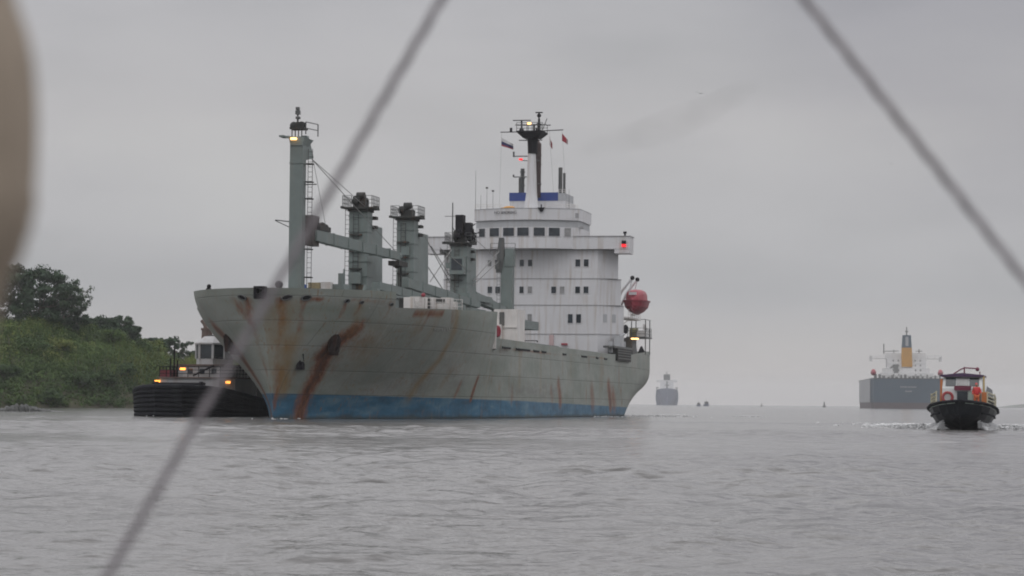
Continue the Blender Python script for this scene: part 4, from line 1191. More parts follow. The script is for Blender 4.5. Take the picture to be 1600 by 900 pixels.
# ------------------------------------------------------------------ harbour tug
m_tug = paint('tug_black', (.009, .010, .015), dirt=(.03, .028, .028), amt=.4, rough=.55, spec=.15)
m_rub = paint('fender_rubber', (.010, .011, .015), dirt=(.035, .037, .04), amt=.5, rough=.8, bump=.3, spec=.15)
m_tugwhite = paint('tug_white', (.34, .34, .345), dirt=(.22, .17, .13), amt=.5, rough=.55)
m_tugbrown = paint('tug_brown', (.10, .07, .06), amt=.4, rough=.7)
m_maroon = paint('tug_maroon', (.16, .02, .03), amt=.3, rough=.5)
tug = thing('tugboat', (-29.3, 250.0, 0), R(-101), 'black tugboat with ribbed rubber fenders and white wheelhouse tucked under the ship bow', 'tugboat')
def tb(f, z=2.0):        # half breadth of the tug at station f (13 = stem)
    k = cl((f + 13.5) / 27)
    if f > 3: w = 5.6 * math.sqrt(max(0, 1 - ((f - 3) / 10.6) ** 2.3))
    else: w = 5.6 - .9 * ((3 - f) / 16) ** 2
    return w
def tsheer(f): return float(np.interp(f, [-13.5, -6, 0, 5, 9, 12, 13.6], [1.15, 1.2, 1.45, 1.9, 2.4, 2.78, 2.9]))
secs = []
for f in list(np.linspace(-13.5, 3, 14)) + [3 + 10.55 * math.sin(a) for a in np.linspace(.1, math.pi / 2, 16)]:
    w, h = tb(f), tsheer(f)
    secs.append([(f, w, h), (f * .995, w * .97, h * .5), (f * .97, w * .90, -.8), (f * .97, -w * .90, -.8), (f * .995, -w * .97, h * .5), (f, -w, h)])
mb = MB(); mb.loft(secs); th_hull = mb.build('hull', m_tug, tug)
for k in range(7):       # stacked fender courses round the bow and sides
    pts = []
    for a in np.linspace(-math.pi / 2, math.pi / 2, 33):
        f = 3 + 10.75 * math.cos(a)
        zt = tsheer(f) * (1 - k * .148) - .10
        pts.append((f + .15 - k * .06, math.copysign(tb(min(f, 13.4)) + .16, a) if abs(a) > .05 else 0, max(.12, zt)))
    for sg in (-1, 1):
        side = [(f, sg * (tb(f) + .16), max(.10, tsheer(f) * (1 - k * .148) - .10)) for f in np.linspace(3, -13, 12)]
        if sg < 0: pts = side[::-1] + pts
        else: pts = pts + side
    mb = MB()
    n = 8
    secs2 = []
    for i, p in enumerate(pts):
        p = Vector(p)
        q = Vector(pts[min(i + 1, len(pts) - 1)]) - Vector(pts[max(i - 1, 0)])
        q.z = 0
        d = q.normalized() if q.length > 1e-4 else Vector((1, 0, 0))
        nrm = Vector((d.y, -d.x, 0))
        rr_ = .25 if k == 0 else .20
        secs2.append([tuple(p + nrm * math.cos(2 * math.pi * j / n) * rr_ + Vector((0, 0, math.sin(2 * math.pi * j / n) * rr_))) for j in range(n)])
    mb.loft(secs2)
    mb.build('fender_course', m_rub, tug)
mb = MB()
secs = [[(f, tb(f) - .1, tsheer(f) - .05), (f, -tb(f) + .1, tsheer(f) - .05), (f, -tb(f) + .1, tsheer(f) - .3), (f, tb(f) - .1, tsheer(f) - .3)] for f in list(np.linspace(-13.3, 3, 10)) + [3 + 10.3 * math.sin(a) for a in np.linspace(.1, 1.5, 10)]]
mb.loft(secs); mb.build('deck', m_tugbrown, tug)
mb = MB(); mb.prism([(6.5, -2.6), (6.5, 2.6), (5.2, 3.8), (-5, 3.8), (-5, -3.8), (5.2, -3.8)], 1.6, 3.65); mb.mat(1).prism([(6.7, -2.8), (6.7, 2.8), (5.3, 4.0), (-5.2, 4.0), (-5.2, -4.0), (5.3, -4.0)], 3.65, 3.78)
t_house = mb.build('deckhouse', [m_tugwhite, m_tugbrown], tug)
mb = MB(); mb.prism([(5.0, -1.5), (5.0, 2.2), (3.6, 3.0), (-2.5, 3.0), (-2.5, -2.6), (3.6, -2.6)], 3.78, 4.9); mb.mat(1).prism([(5.2, -1.7), (5.2, 2.4), (3.8, 3.2), (-2.7, 3.2), (-2.7, -2.8), (3.8, -2.8)], 4.9, 5.02)
t_mid = mb.build('upper_deckhouse', [m_tugwhite, m_tugbrown], tug)
for bb in (-.8, .4, 1.6):
    w_ = MB(); w_.box(4.98, 5.06, bb - .25, bb + .25, 4.1, 4.6); w_.build('window', m_glass, t_mid)
# pilothouse: sill, roof, corner posts and separate panes
mb = MB(); hexp = [(3.6, -.35), (3.6, 1.0), (2.4, 1.75), (-.4, 1.75), (-.4, -1.05), (2.4, -1.05)]
mb.prism(hexp, 5.02, 5.6)
mb.prism([(x * 1.06, .35 + (y - .35) * 1.1) for x, y in hexp], 7.0, 7.15)
mb.loft([[(x * 1.03, .35 + (y - .35) * 1.05, 7.15) for x, y in hexp], [(x * .7, .35 + (y - .35) * .6, 7.8) for x, y in hexp]])
for x, y in hexp: mb.box(x - .11, x + .11, y - .11, y + .11, 5.6, 7.0)
ph = mb.build('wheelhouse', m_tugwhite, tug)
for (x0, y0), (x1, y1) in zip(hexp, hexp[1:] + hexp[:1]):
    c = Vector(((x0 + x1) / 2, (y0 + y1) / 2, 6.3)); L = math.hypot(x1 - x0, y1 - y0)
    w_ = MB(); w_.cbox(tuple(c), (L - .25, .06, 1.34), math.atan2(y1 - y0, x1 - x0)); w_.build('window', m_glass, ph)
mb = MB(); mb.box(1, 2, -.1, .9, 7.8, 7.95); mb.build('roof_hatch', m_steel, ph)
mb = MB(); mb.cyl((-1.6, -1.3, 5), (-1.6, -1.3, 8.55), .62, .52, 12); mb.cyl((-1.6, -1.3, 8.5), (-1.6, -1.3, 8.72), .6, None, 12); mb.tube([(-1.6, -1.4, 8.6), (-1.6, -1.55, 9.1), (-1.6, -1.85, 9.5)], .2, 8); mb.build('funnel', m_tugbrown, tug)
mb = MB(); mb.tube([(5.2, 1.6, 4.9), (6, -.2, 3.9)], .1); mb.build('boarding_ladder', m_black, tug)
for p, q in (((5.6, -2.6, 3.8), (5.6, -2.6, 5.6)), ((4.5, -2.6, 3.8), (4.5, -2.6, 6.6)), ((5.6, -1.9, 3.8), (5.6, -1.9, 5.4))):
    mb = MB(); mb.cyl(p, q, .08); mb.build('stanchion', m_black, tug)
mb = MB(); mb.rail([(-4, -3.9, 3.78), (5, -3.9, 3.78), (6.5, -2.7, 3.78), (6.5, 2.7, 3.78), (5, 3.9, 3.78), (-4, 3.9, 3.78)], 1.0, 3, .04, 1.0); mb.build('guard_rail', m_black, tug)
mb = MB(); mb.box(2.0, 4.6, -4.0, -2.9, 3.8, 4.5); mb.build('maroon_locker', m_maroon, tug)
mb = MB(); mb.cyl((9.2, -1.3, 2.7), (9.2, 1.3, 2.7), .55, None, 12); mb.box(8.8, 9.6, -1.6, -1.3, 2.2, 3.2); mb.box(8.8, 9.6, 1.3, 1.6, 2.2, 3.2); mb.build('tow_winch', m_steel, tug)
mb = MB(); mb.cyl((10.8, -2.2, 2.4), (10.8, -2.2, 3.3), .2); mb.cyl((10.8, 2.2, 2.4), (10.8, 2.2, 3.3), .2); mb.cyl((10.8, -2.6, 3.1), (10.8, 2.6, 3.1), .12); mb.build('bitts', m_black, tug)
for p, m_ in (((5.3, -4.0, 3.35), m_lamp_o), ((6.55, -1.05, 4.55), m_lamp_o), ((5.6, 2.6, 3.5), m_lamp_r), ((5.9, 3.25, 3.3), m_lamp_o)):
    mb = MB(); mb.cbox(p, (.2, .5, .22)); mb.build('deck_lamp', lamp_mat('tug_red_lamp', (1, .14, .05), 1.6) if m_ is m_lamp_r else m_, tug)
mb = MB(); mb.rail([(-1, 4.9, 1.7), (3, 5.2, 2.0)], 1.1, 2, .05, 1.3); mb.box(-1, 0, 4.4, 5, 1.6, 2.9); mb.build('bulwark_gate', m_steel, tug)

# ------------------------------------------------------------------ pilot boat (f forward, b port)
m_pb = paint('launch_black', (.013, .015, .018), dirt=(.04, .045, .05), amt=.4, rough=.4, spec=.12)
m_pbw = paint('launch_white', (.55, .57, .57), dirt=(.33, .35, .30), amt=.35, rough=.4)
m_pbg = paint('launch_pale_green', (.36, .43, .38), amt=.3, rough=.5)
m_pbm = paint('launch_maroon', (.13, .015, .04), amt=.2, rough=.45)
m_pbp = paint('roof_purple', (.055, .025, .075), amt=.2, rough=.45)
m_rail = paint('rail_cream', (.45, .42, .30), amt=.3, rough=.5)
m_orange = paint('orange_post', (.48, .16, .05), amt=.2, rough=.5)
pb = thing('pilot_boat', (32.1, 180.0, .12), R(-102), 'small black hulled launch with white cabin throwing spray at speed', 'motor boat')
PBW = [(-7, 2.05), (-4, 2.3), (0, 2.36), (2.5, 2.33), (4.5, 2.05), (5.7, 1.55), (6.5, .95), (6.9, .45), (7.05, .12)]
def pbw(f): return float(np.interp(f, [p[0] for p in PBW], [p[1] for p in PBW]))
def pbs(f): return float(np.interp(f, [-7, -2, 2.5, 5, 7.05], [1.05, 1.15, 1.42, 1.68, 1.92]))
mb = MB(); secs = []
for f, w in PBW:
    h = pbs(f)
    kz = float(np.interp(f, [-7, 2, 5, 7.05], [-.4, -.35, -.12, .75]))
    ch = float(np.interp(f, [-7, 2, 5, 7.05], [.2, .3, .62, 1.1]))
    secs.append([(f, w, h), (f - .1, w * .93, h * .6 + ch * .3), (f - .2, w * .78, ch), (f - .25, w * .4, (ch + kz) * .5 - .05), (f - .3, 0, kz), (f - .25, -w * .4, (ch + kz) * .5 - .05), (f - .2, -w * .78, ch), (f - .1, -w * .93, h * .6 + ch * .3), (f, -w, h)])
mb.loft(secs); mb.build('hull', m_pb, pb)
mb = MB(); pts = [(f, w + .05, pbs(f) - .05) for f, w in PBW] + [(7.2, 0, 1.9)] + [(f, -w - .05, pbs(f) - .05) for f, w in PBW[::-1]]
mb.tube(pts, .1, 6); mb.build('rubbing_strake', m_rub, pb)
mb = MB(); pts = [(f, w * .9 + .05, pbs(f) * .52 + .1) for f, w in PBW[:6]]
mb.tube(pts, .07, 6); mb.build('spray_rail', m_rub, pb); mb = MB(); mb.tube([(x, -y, z) for x, y, z in pts], .07, 6); mb.build('spray_rail', m_rub, pb)
mb = MB(); mb.loft([[(f, w - .06, pbs(f) - .12), (f, -w + .06, pbs(f) - .12), (f, -w + .06, pbs(f) - .2), (f, w - .06, pbs(f) - .2)] for f, w in PBW[:-1]]); mb.build('deck', m_pbg, pb)
mb = MB(); mb.mat(0).loft([[(2.6, -1.4, 1.3), (2.6, 1.4, 1.3), (-4.2, 1.45, 1.0), (-4.2, -1.45, 1.0)], [(2.4, -1.38, 2.75), (2.4, 1.38, 2.75), (-4.2, 1.42, 2.75), (-4.2, -1.42, 2.75)], [(1.9, -1.3, 3.68), (1.9, 1.3, 3.68), (-4.0, 1.35, 3.68), (-4.0, -1.35, 3.68)]])
cabin = mb.build('cabin', m_pbw, pb)
mb = MB(); mb.loft([[(2.25, -1.5, 3.7), (2.25, 0, 3.84), (2.25, 1.5, 3.7), (2.25, 1.5, 3.58), (2.25, -1.5, 3.58)], [(-4.3, -1.5, 3.7), (-4.3, 0, 3.84), (-4.3, 1.5, 3.7), (-4.3, 1.5, 3.58), (-4.3, -1.5, 3.58)]]); mb.build('roof', m_pbp, cabin)
for b0_, b1_, m_ in ((-1.15, -.45, m_glass), (-.38, .42, m_glass_pale), (.5, 1.15, m_glass)):
    w_ = MB(); w_.loft([[(2.37, b0_, 2.95), (2.37, b1_, 2.95), (2.27, b1_, 2.95), (2.27, b0_, 2.95)], [(2.06, b0_, 3.5), (2.06, b1_, 3.5), (1.96, b1_, 3.5), (1.96, b0_, 3.5)]]); w_.build('window', m_, cabin)
mb = MB(); mb.box(2.5, 2.66, -.35, .38, 1.6, 2.55); mb.build('door', m_glass, cabin)
mb = MB(); mb.box(2.5, 2.72, -.55, .62, 2.62, 2.93); mb.build('name_board', m_pbm, cabin)
mb = MB(); mb.box(2.5, 2.64, .42, 1.3, 1.5, 2.55); mb.build('front_panel', m_pbg, cabin)
mb = MB(); secs = []
for k in range(17):
    a = 2 * math.pi * k / 16
    secs.append([(2.72 + .09 * math.sin(q), -1.0 + math.cos(a) * (.34 + .1 * math.cos(q)), 2.12 + math.sin(a) * (.34 + .1 * math.cos(q))) for q in (0, 1.05, 2.1, 3.14, 4.2, 5.24)])
for k in range(16):
    mb.mat(k // 2 % 2 if False else 0); mb.loft([secs[k], secs[k + 1]], cap=False)
mb.build('life_ring', paint('ring_red', (.30, .035, .04), dirt=(.5, .4, .35), amt=.5), cabin)
for sg, mm in ((-1, m_rail), (1, m_rail)):
    mb = MB()
    for j in range(4):
        mb.tube([(3.4, sg * 1.75, 1.75 + j * .24), (1.0, sg * 2.2, 1.55 + j * .24), (-5, sg * 2.15, 1.3 + j * .24)], .06, 5)
    for f, w in ((3.4, 1.75), (1.0, 2.2), (-1, 2.2), (-3, 2.18), (-5, 2.15)):
        mb.cyl((f, sg * w, pbs(f) - .1), (f, sg * w, pbs(f) + 1.05), .05, None, 5)
    mb.build('side_rail', mm, pb)
mb = MB(); mb.loft([[(-1, 1.5, 1.1), (-1, 2.2, 1.1), (-5.5, 2.1, 1.0), (-5.5, 1.5, 1.0)], [(-1.4, 1.5, 2.3), (-1.4, 1.9, 2.2), (-5.5, 1.9, 2.7), (-5.5, 1.5, 3.0)]]); mb.build('side_screen', m_pb, pb)
mb = MB(); mb.box(2.75, 3.1, -1.35, -.55, 1.35, 1.72); mb.build('orange_locker', m_orange, pb)
mb = MB(); mb.box(2.7, 3.0, 1.35, 1.75, 1.4, 2.5); mb.build('orange_bag', m_orange, pb)
mb = MB(); mb.cyl((2.2, -1.45, 1.5), (2.2, -1.45, 3.4), .1, .09); mb.build('orange_post', m_orange, pb)
mb = MB(); mb.cyl((2.9, 1.5, 1.6), (2.9, 1.5, 3.6), .06); mb.build('hand_post', paint('post_yellow', (.45, .33, .12), amt=.2), pb)
mb = MB(); mb.tube([(-1, -.9, 3.7), (-1, -.2, 4.15), (-1, .1, 4.25), (-1, .9, 4.2)], .05, 5); mb.cyl((-.5, .05, 3.8), (-.5, .05, 4.3), .05); mb.ball((-1, .95, 4.15), .15); mb.tube([(-2, -1.1, 3.7), (-2, 1.1, 3.7), (-2, 1.1, 4.0)], .04, 5); mb.build('roof_mast', m_pbm, cabin)
# ---- person in red oilskins standing on the foredeck, holding the hand post
def person(loc, rz, label):
    o = thing('person', loc, rz, label, 'person')
    def skin(name, joints, edges, mats, sub=2):
        me = bpy.data.meshes.new(name)
        me.from_pydata([j[:3] for j in joints], edges, [])
        ob = bpy.data.objects.new(name, me)
        C.objects.link(ob)
        md = ob.modifiers.new('skin', 'SKIN'); md.use_smooth_shade = True
        for v_, j in zip(me.skin_vertices[0].data, joints): v_.radius = (j[3], j[4] if len(j) > 4 else j[3])
        me.skin_vertices[0].data[0].use_root = True
        ms = ob.modifiers.new('sub', 'SUBSURF'); ms.levels = sub; ms.render_levels = sub
        dg = bpy.context.evaluated_depsgraph_get()
        m2 = bpy.data.meshes.new_from_object(ob.evaluated_get(dg))
        bpy.data.objects.remove(ob)
        m2.materials.clear(); m2.materials.append(mats)
        return link(name, m2, o)
    J = [(0, 0, .95, .14, .17), (0, 0, 1.2, .12, .15), (.01, 0, 1.42, .11, .17), (.03, 0, 1.53, .055), (.05, 0, 1.60, .08), (.06, 0, 1.70, .095, .08),
         (.0, .19, 1.43, .06), (.05, .27, 1.17, .048), (.24, .24, 1.02, .036), (.30, .22, 1.02, .028),
         (.0, -.19, 1.43, .06), (-.02, -.26, 1.15, .048), (.12, -.26, .93, .036), (.17, -.25, .88, .028),
         (0, .10, .9, .095), (.04, .12, .5, .068), (0, .13, .09, .048), (.14, .14, .04, .04),
         (0, -.10, .9, .095), (.02, -.12, .5, .068), (-.05, -.13, .09, .048), (.09, -.14, .04, .04)]
    E_ = [(0, 1), (1, 2), (2, 3), (3, 4), (4, 5), (2, 6), (6, 7), (7, 8), (8, 9), (2, 10), (10, 11), (11, 12), (12, 13), (0, 14), (14, 15), (15, 16), (16, 17), (0, 18), (18, 19), (19, 20), (20, 21)]
    for hb_, dx in ((9, (1, -.1, 0)), (13, (.6, 0, -.7))):
        x, y, z = J[hb_][:3]
        for k in range(4):
            L = (.075, .085, .08, .06)[k]
            off = (k - 1.5) * .019
            J.append((x + dx[0] * .05, y + off * (1 if dx[2] else .4), z + dx[2] * .05 + (0 if dx[2] else off), .009)); E_.append((hb_, len(J) - 1))
            J.append((x + dx[0] * (.05 + L * .7), y + off * (1 if dx[2] else .4) - .02, z + dx[2] * (.05 + L * .7) + (0 if dx[2] else off), .008)); E_.append((len(J) - 2, len(J) - 1))
        J.append((x + .03, y - .04, z + .03, .010)); E_.append((hb_, len(J) - 1))
    skin('body', J, E_, paint('skin', (.30, .18, .12), amt=.05, rough=.6))
    red = paint('oilskin_red', (.50, .030, .035), dirt=(.5, .10, .03), amt=.3, rough=.5)
    ora = paint('oilskin_orange', (.52, .11, .03), dirt=(.4, .05, .03), amt=.3, rough=.5)
    skin('jacket', [(0, 0, .84, .19, .22), (0, 0, 1.2, .17, .21), (.01, 0, 1.40, .14, .21), (.02, 0, 1.50, .09), (0, .20, 1.43, .085), (.05, .275, 1.17, .07), (.22, .245, 1.04, .055), (0, -.20, 1.43, .085), (-.02, -.265, 1.15, .07), (.10, -.265, .96, .055)],
         [(0, 1), (1, 2), (2, 3), (2, 4), (4, 5), (5, 6), (2, 7), (7, 8), (8, 9)], red)
    skin('trousers', [(0, 0, .92, .15, .18), (0, .11, .86, .115), (.04, .125, .5, .09), (0, .135, .12, .08), (0, -.11, .86, .115), (.02, -.125, .5, .09), (-.05, -.135, .12, .08)], [(0, 1), (1, 2), (2, 3), (0, 4), (4, 5), (5, 6)], ora)
    skin('hood', [(-.03, 0, 1.55, .09), (-.01, 0, 1.70, .115, .105), (.0, 0, 1.79, .07)], [(0, 1), (1, 2)], red)
    mb = MB(); mb.mat(0)
    for sg in (-1, 1): mb.ball((.145, sg * .033, 1.715), .012, 6, 4)
    mb.ball((.158, 0, 1.685), .018, 6, 4, (1, .8, 1.4)); mb.build('eyes_and_nose', paint('face_detail', (.10, .06, .05), amt=.05), o)
    mb = MB(); mb.box(.13, .15, -.025, .025, 1.637, 1.645); mb.build('mouth', paint('lips', (.25, .08, .07), amt=.05), o)
    return o
pM = Matrix.Translation((32.1, 180.0, .12)) @ Matrix.Rotation(R(-102), 4, 'Z')
person(tuple(pM @ Vector((2.98, 1.0, 1.36))), R(-102) + .25, 'person in bright red hooded oilskins and orange trousers standing at the front of the launch')

# ------------------------------------------------------------------ foam and spray by the launch
m_foam, t, b = mat('white_foam')
t.links.new(ramp(t, [(.35, (.50, .51, .52)), (.7, (.78, .78, .78))], noise(t, 3, detail=6)).outputs[0], b.inputs['Base Color'])
b.inputs['Roughness'].default_value = .9
bp = N(t, 'ShaderNodeBump', i_Strength=.7, i_Distance=.1)
t.links.new(noise(t, 5, detail=6), bp.inputs['Height']); t.links.new(bp.outputs[0], b.inputs['Normal'])
def blob_cloud(name, pts, rad, flat=1.0):
    """many small lumps (octahedra split once) joined into one mesh"""
    ico = bmesh.new(); bmesh.ops.create_icosphere(ico, subdivisions=1, radius=1)
    v0 = np.array([v.co[:] for v in ico.verts]); f0 = np.array([[v.index for v in f.verts] for f in ico.faces]); ico.free()
    pts, rad = np.array(pts), np.array(rad)
    n = len(pts)
    sc3 = rad[:, None, None] * np.stack([rng.uniform(.8, 1.8, n), rng.uniform(.7, 1.3, n), flat * rng.uniform(.6, 1.1, n)], -1)[:, None, :]
    V = (pts[:, None, :] + v0[None] * sc3 * (1 + .2 * rng.normal(size=(n, len(v0), 1)))).reshape(-1, 3)
    F = (f0[None] + (np.arange(n) * len(v0))[:, None, None]).reshape(-1, 3)
    return kind(mesh_np(name, V, F, m_foam, smooth=True), 'stuff')
pts, rad = [], []
def sheet(side, n, f0, f1, w0, w1, zmax):
    for _ in range(n):
        q = random.random()
        f = f0 + (f1 - f0) * q
        w = w0 + (w1 - w0) * q
        u = random.random() ** 1.4
        z = zmax * (1 - q * .75) * (1 - u) * random.uniform(.2, 1)
        p = pM @ Vector((f, side * (w + u * (.6 + 1.6 * q)), -.15 + z))
        pts.append(tuple(p)); rad.append(random.uniform(.018, .055) * (1.2 - .4 * u))
for sd in (-1, 1):
    sheet(sd, 5200, 4.8, -6, 1.15, 2.5, .85)
blob_cloud('bow_spray', pts, rad)
pts, rad = [], []
for _ in range(9000):        # wave ridges thrown out to both sides of the wake
    sd = random.choice((-1, 1))
    q = random.random() ** .8
    d = 2.6 + q * (6.5 if sd > 0 else 5.0)
    f = 2.5 - q * 13 + random.gauss(0, .8 + 1.6 * q)
    p = pM @ Vector((f, sd * d, 0))
    k = (1 - .65 * q) * random.random() ** 2
    if random.random() < .35 + .65 * abs(math.sin(d * 1.3 + f * .2)):
        pts.append((p.x, p.y, -.02 + .42 * k)); rad.append(random.uniform(.03, .10) * (1.1 - .4 * q))
for _ in range(3500):
    f = -7 - random.random() ** 1.2 * 40
    p = pM @ Vector((f, random.gauss(0, 1.6 - f * .07), 0))
    pts.append((p.x, p.y, -.03 + .1 * random.random())); rad.append(random.uniform(.05, .14))
blob_cloud('wake_foam', pts, rad, .55)
pts, rad = [], []
for cx, cy, L, n in ((19.5, 318, 1.6, 240), (31.5, 335, 1.2, 70), (12, 300, 4, 50), (-19.6, 216.6, .6, 14), (-33, 240.5, 1.6, 12)):
    for _ in range(n):
        pts.append((cx + random.gauss(0, L), cy + random.gauss(0, 2), random.uniform(-.02, .08 if n < 200 else .22))); rad.append(random.uniform(.04, .12))
blob_cloud('breaking_foam', pts, rad, .6)

# ------------------------------------------------------------------ stone spur near the left bank
m_stone, t, b = mat('wet_stone')
t.links.new(ramp(t, [(.3, (.030, .032, .030)), (.6, (.055, .058, .055)), (.8, (.12, .12, .115))], noise(t, 1.2, detail=7)).outputs[0], b.inputs['Base Color'])
b.inputs['Roughness'].default_value = .55
spur = thing('rock_spur', (-58.6, 305, 0), R(14), 'low dark spur of wet stones breaking the water before the green bank', 'rocks')
for k in range(22):
    x = -6.5 + k * .52
    hgt = .86 * math.exp(-((x + .3) / 2.6) ** 2) + .16
    bm = bmesh.new(); bmesh.ops.create_icosphere(bm, subdivisions=2, radius=1)
    rs_ = random.Random(k)
    for v in bm.verts:
        v.co *= 1 + .16 * math.sin(v.co.x * 3 + k) * math.cos(v.co.y * 2.6 + k * 2) + rs_.uniform(-.05, .05)
        v.co = Vector((v.co.x * rs_.uniform(.52, .56), v.co.y * .8, v.co.z * hgt))
    me = bpy.data.meshes.new('stone'); bm.to_mesh(me); bm.free(); me.materials.append(m_stone)
    st = link('stone', me, spur); st.location = (x, rs_.uniform(-.25, .25), -.12); st.rotation_euler = (0, 0, rs_.uniform(-.4, .4))

# ------------------------------------------------------------------ bulk carrier seen from astern, far right
m_fh = paint('far_hull_hazed_blue', (.050, .078, .105), amt=.2, rough=.6, scale=.05)  # blue lightened so the colour itself carries some of the haze
m_fr = paint('far_hull_red', (.085, .068, .075), amt=.2, rough=.6)
m_fw = paint('far_white', (.60, .60, .60), amt=.2, rough=.5, scale=.05)
m_fy = paint('far_funnel_yellow', (.42, .215, .035), amt=.1, rough=.5)
m_fg = paint('far_grey', (.16, .165, .16), amt=.3, rough=.6)
m_fside = paint('far_lit_side_and_marks_grey', (.30, .31, .32), amt=.2, rough=.6, scale=.05)  # pale tone of light on the port side; also lettering and funnel mark
bc = thing('bulk_carrier', (235.0, 1500, 0), R(90 - 8.9 + 3.6), 'distant dark blue cargo ship seen from astern with a yellow and blue funnel', 'cargo ship')
mb = MB(); secs = []         # local: +x = bow (away), y = port (left)
for x, w, zb in ((0, 20.5, -1), (6, 21.8, -1), (20, 22.2, -1), (150, 22.2, -1), (185, 17, -1), (205, 3, -1)):
    secs.append([(x, w, 17.6), (x, w, 3.6), (x, -w, 3.6), (x, -w, 17.6)])
mb.loft(secs); bh = mb.build('hull', m_fh, bc)
mb = MB(); mb.loft([[(p[0][0] + .05, p[0][1] * .995, 3.6), (p[0][0] + .05, p[0][1] * .97, -1.2), (p[0][0] + .05, -p[0][1] * .97, -1.2), (p[0][0] + .05, -p[0][1] * .995, 3.6)] for p in secs]); mb.build('boot_top', m_fr, bc)
mb = MB(); mb.box(6, 150, 22.15, 22.3, 3.7, 17.5); mb.build('lit_side_sheet', m_fside, bh)  # pale sheet paints the light reflected by the hull's port side
mb = MB(); mb.box(4, 190, -21, 21, 17.6, 18.2); mb.build('deck', m_fg, bc)
mb = MB()
for k in range(11): mb.box(-.1, .02, -4.6 + k * .88, -4.1 + k * .88, 12.5, 13.3)
for k in range(5): mb.box(-.25, .02, -1.9 + k * .8, -1.4 + k * .8, 9.9, 10.8)
mb.build('stern_lettering', m_fside, bh)
mb = MB(); rs_ = random.Random(3)
for k in range(16): 
    y = -19 + k * 2.5
    mb.box(2, 5, y, y + rs_.uniform(.6, 1.8), 18.2, 18.2 + rs_.uniform(.6, 2.4))
mb.rail([(1, -20, 18.2), (1, 20, 18.2)], 1.3, 2, .12, 3); mb.build('mooring_gear', m_fg, bc)
mb = MB()
for k, (w, z0, z1) in enumerate(((15.5, 18.2, 21.2), (13.5, 21.3, 24.1), (11.5, 24.2, 27.0), (11.5, 27.1, 30.0))):
    mb.box(12 + k * 1.5, 34, -w, w, z0, z1)
fhouse = mb.build('superstructure', m_fw, bc)
for k in range(4):
    for y in (-8, -5, 5, 8):
        w_ = MB(); zc = 19.6 + k * 2.9; w_.box(11.8 + k * 1.5, 12.05 + k * 1.5, y - .4, y + .4, zc, zc + 1.0); w_.build('window', m_glass_pale, fhouse)
mb = MB(); mb.box(26, 34, -21.5, 21.5, 30.0, 30.4); mb.rail([(26, -21.5, 30.4), (26, 21.5, 30.4)], 1.6, 2, .14, 4); mb.box(26, 30, 20, 21.5, 28.4, 31.5); mb.box(26, 30, -21.5, -20, 28.4, 31.5); mb.box(27, 34, -12, 12, 30.4, 33.5); mb.build('bridge_deck', m_fw, bc)
mb = MB(); mb.mat(0).loft([[(14, -3.2, 25), (14, 3.2, 25), (21, 3.2, 25), (21, -3.2, 25)], [(14.6, -2.9, 36.5), (14.6, 2.9, 36.5), (21, 2.9, 36.5), (21, -2.9, 36.5)]])
mb.mat(1).loft([[(14.6, -2.85, 36.5), (14.6, 2.85, 36.5), (21, 2.85, 36.5), (21, -2.85, 36.5)], [(15, -2.4, 44), (15, 2.4, 44), (21, 2.4, 44), (21, -2.4, 44)]])
mb.mat(2).box(14.65, 14.9, -.9, .9, 37.5, 43)
mb.build('funnel', [m_fy, m_fh, m_fside], bc)
mb = MB(); mb.cyl((18, 0, 44), (18, 0, 49), .5, .3); mb.box(17.8, 18.2, -1, 1, 46, 46.6); mb.cyl((28, 13, 33), (28, 13, 39), .35); mb.cyl((28, 13.5, 34.5), (28, 4, 34.8), .25); mb.cyl((28, 7, 33), (28, 7, 35.5), .3); mb.cyl((28, -8, 33), (28, -8, 36), .3); mb.box(27, 29, -10, -6, 34.5, 34.9); mb.build('mast', m_fg, bc)
mb = MB(); mb.tube([(14, 15, 19), (14, 8, 26)], .4); mb.box(13, 15, 5.2, 7.8, 18.2, 26.5); mb.build('stairway', m_fg, bc)
for sd in (1, -1):
    l2 = thing('lifeboat', (235.0 - sd * 20.2, 1505 + sd * -1.9, 20.2), R(84.7), 'tiny red lifeboat on the distant blue ship stern, ' + ('on the side away from the launch' if sd > 0 else 'just above the launch'), 'lifeboat', 'lifeboats of the distant ship')
    mb = MB(); mb.ball((2, 0, 1.0), 1.7, 10, 6, (2.2, 1, 1.0)); mb.build('boat_hull', m_red, l2)
    mb = MB(); mb.ball((2, 0, 2.0), 1.3, 10, 6, (2, 1, 1)); mb.build('canopy', m_redlight, l2)

# small freighter far off, bow on
m_gh = paint('freighter_hazed_blue', (.11, .13, .185), amt=.1, rough=.6)  # distance haze partly mixed into this paler blue
fr = thing('freighter', (208.9, 3400, 0), R(-93.3), 'small hazy blue grey freighter bow on at the horizon beside the ship stern', 'cargo ship')
mb = MB(); secs = []
for x, w, h in ((-70, 15, 14), (-20, 15, 14), (20, 15, 14), (21, 14.2, 20.5), (34, 10.5, 21.5), (42, 5, 22), (46, .6, 22.4)):
    k = .9 if x < 21 else .55
    secs.append([(x, w, h), (x, w * (1 if x < 21 else .85), h * .5), (x, w * k, -1), (x, -w * k, -1), (x, -w * (1 if x < 21 else .85), h * .5), (x, -w, h)])
mb.loft(secs); mb.build('hull', m_gh, fr)
mb = MB(); mb.box(-60, -45, -9, 9, 14, 31); mb.box(-58, -45, -14, 14, 31, 34); mb.build('superstructure', m_fw, fr)
mb = MB(); mb.box(-63, -56, -4.5, 4.5, 34, 42); mb.cyl((-50, 0, 34), (-50, 0, 46), .5); mb.build('funnel', m_steel, fr)
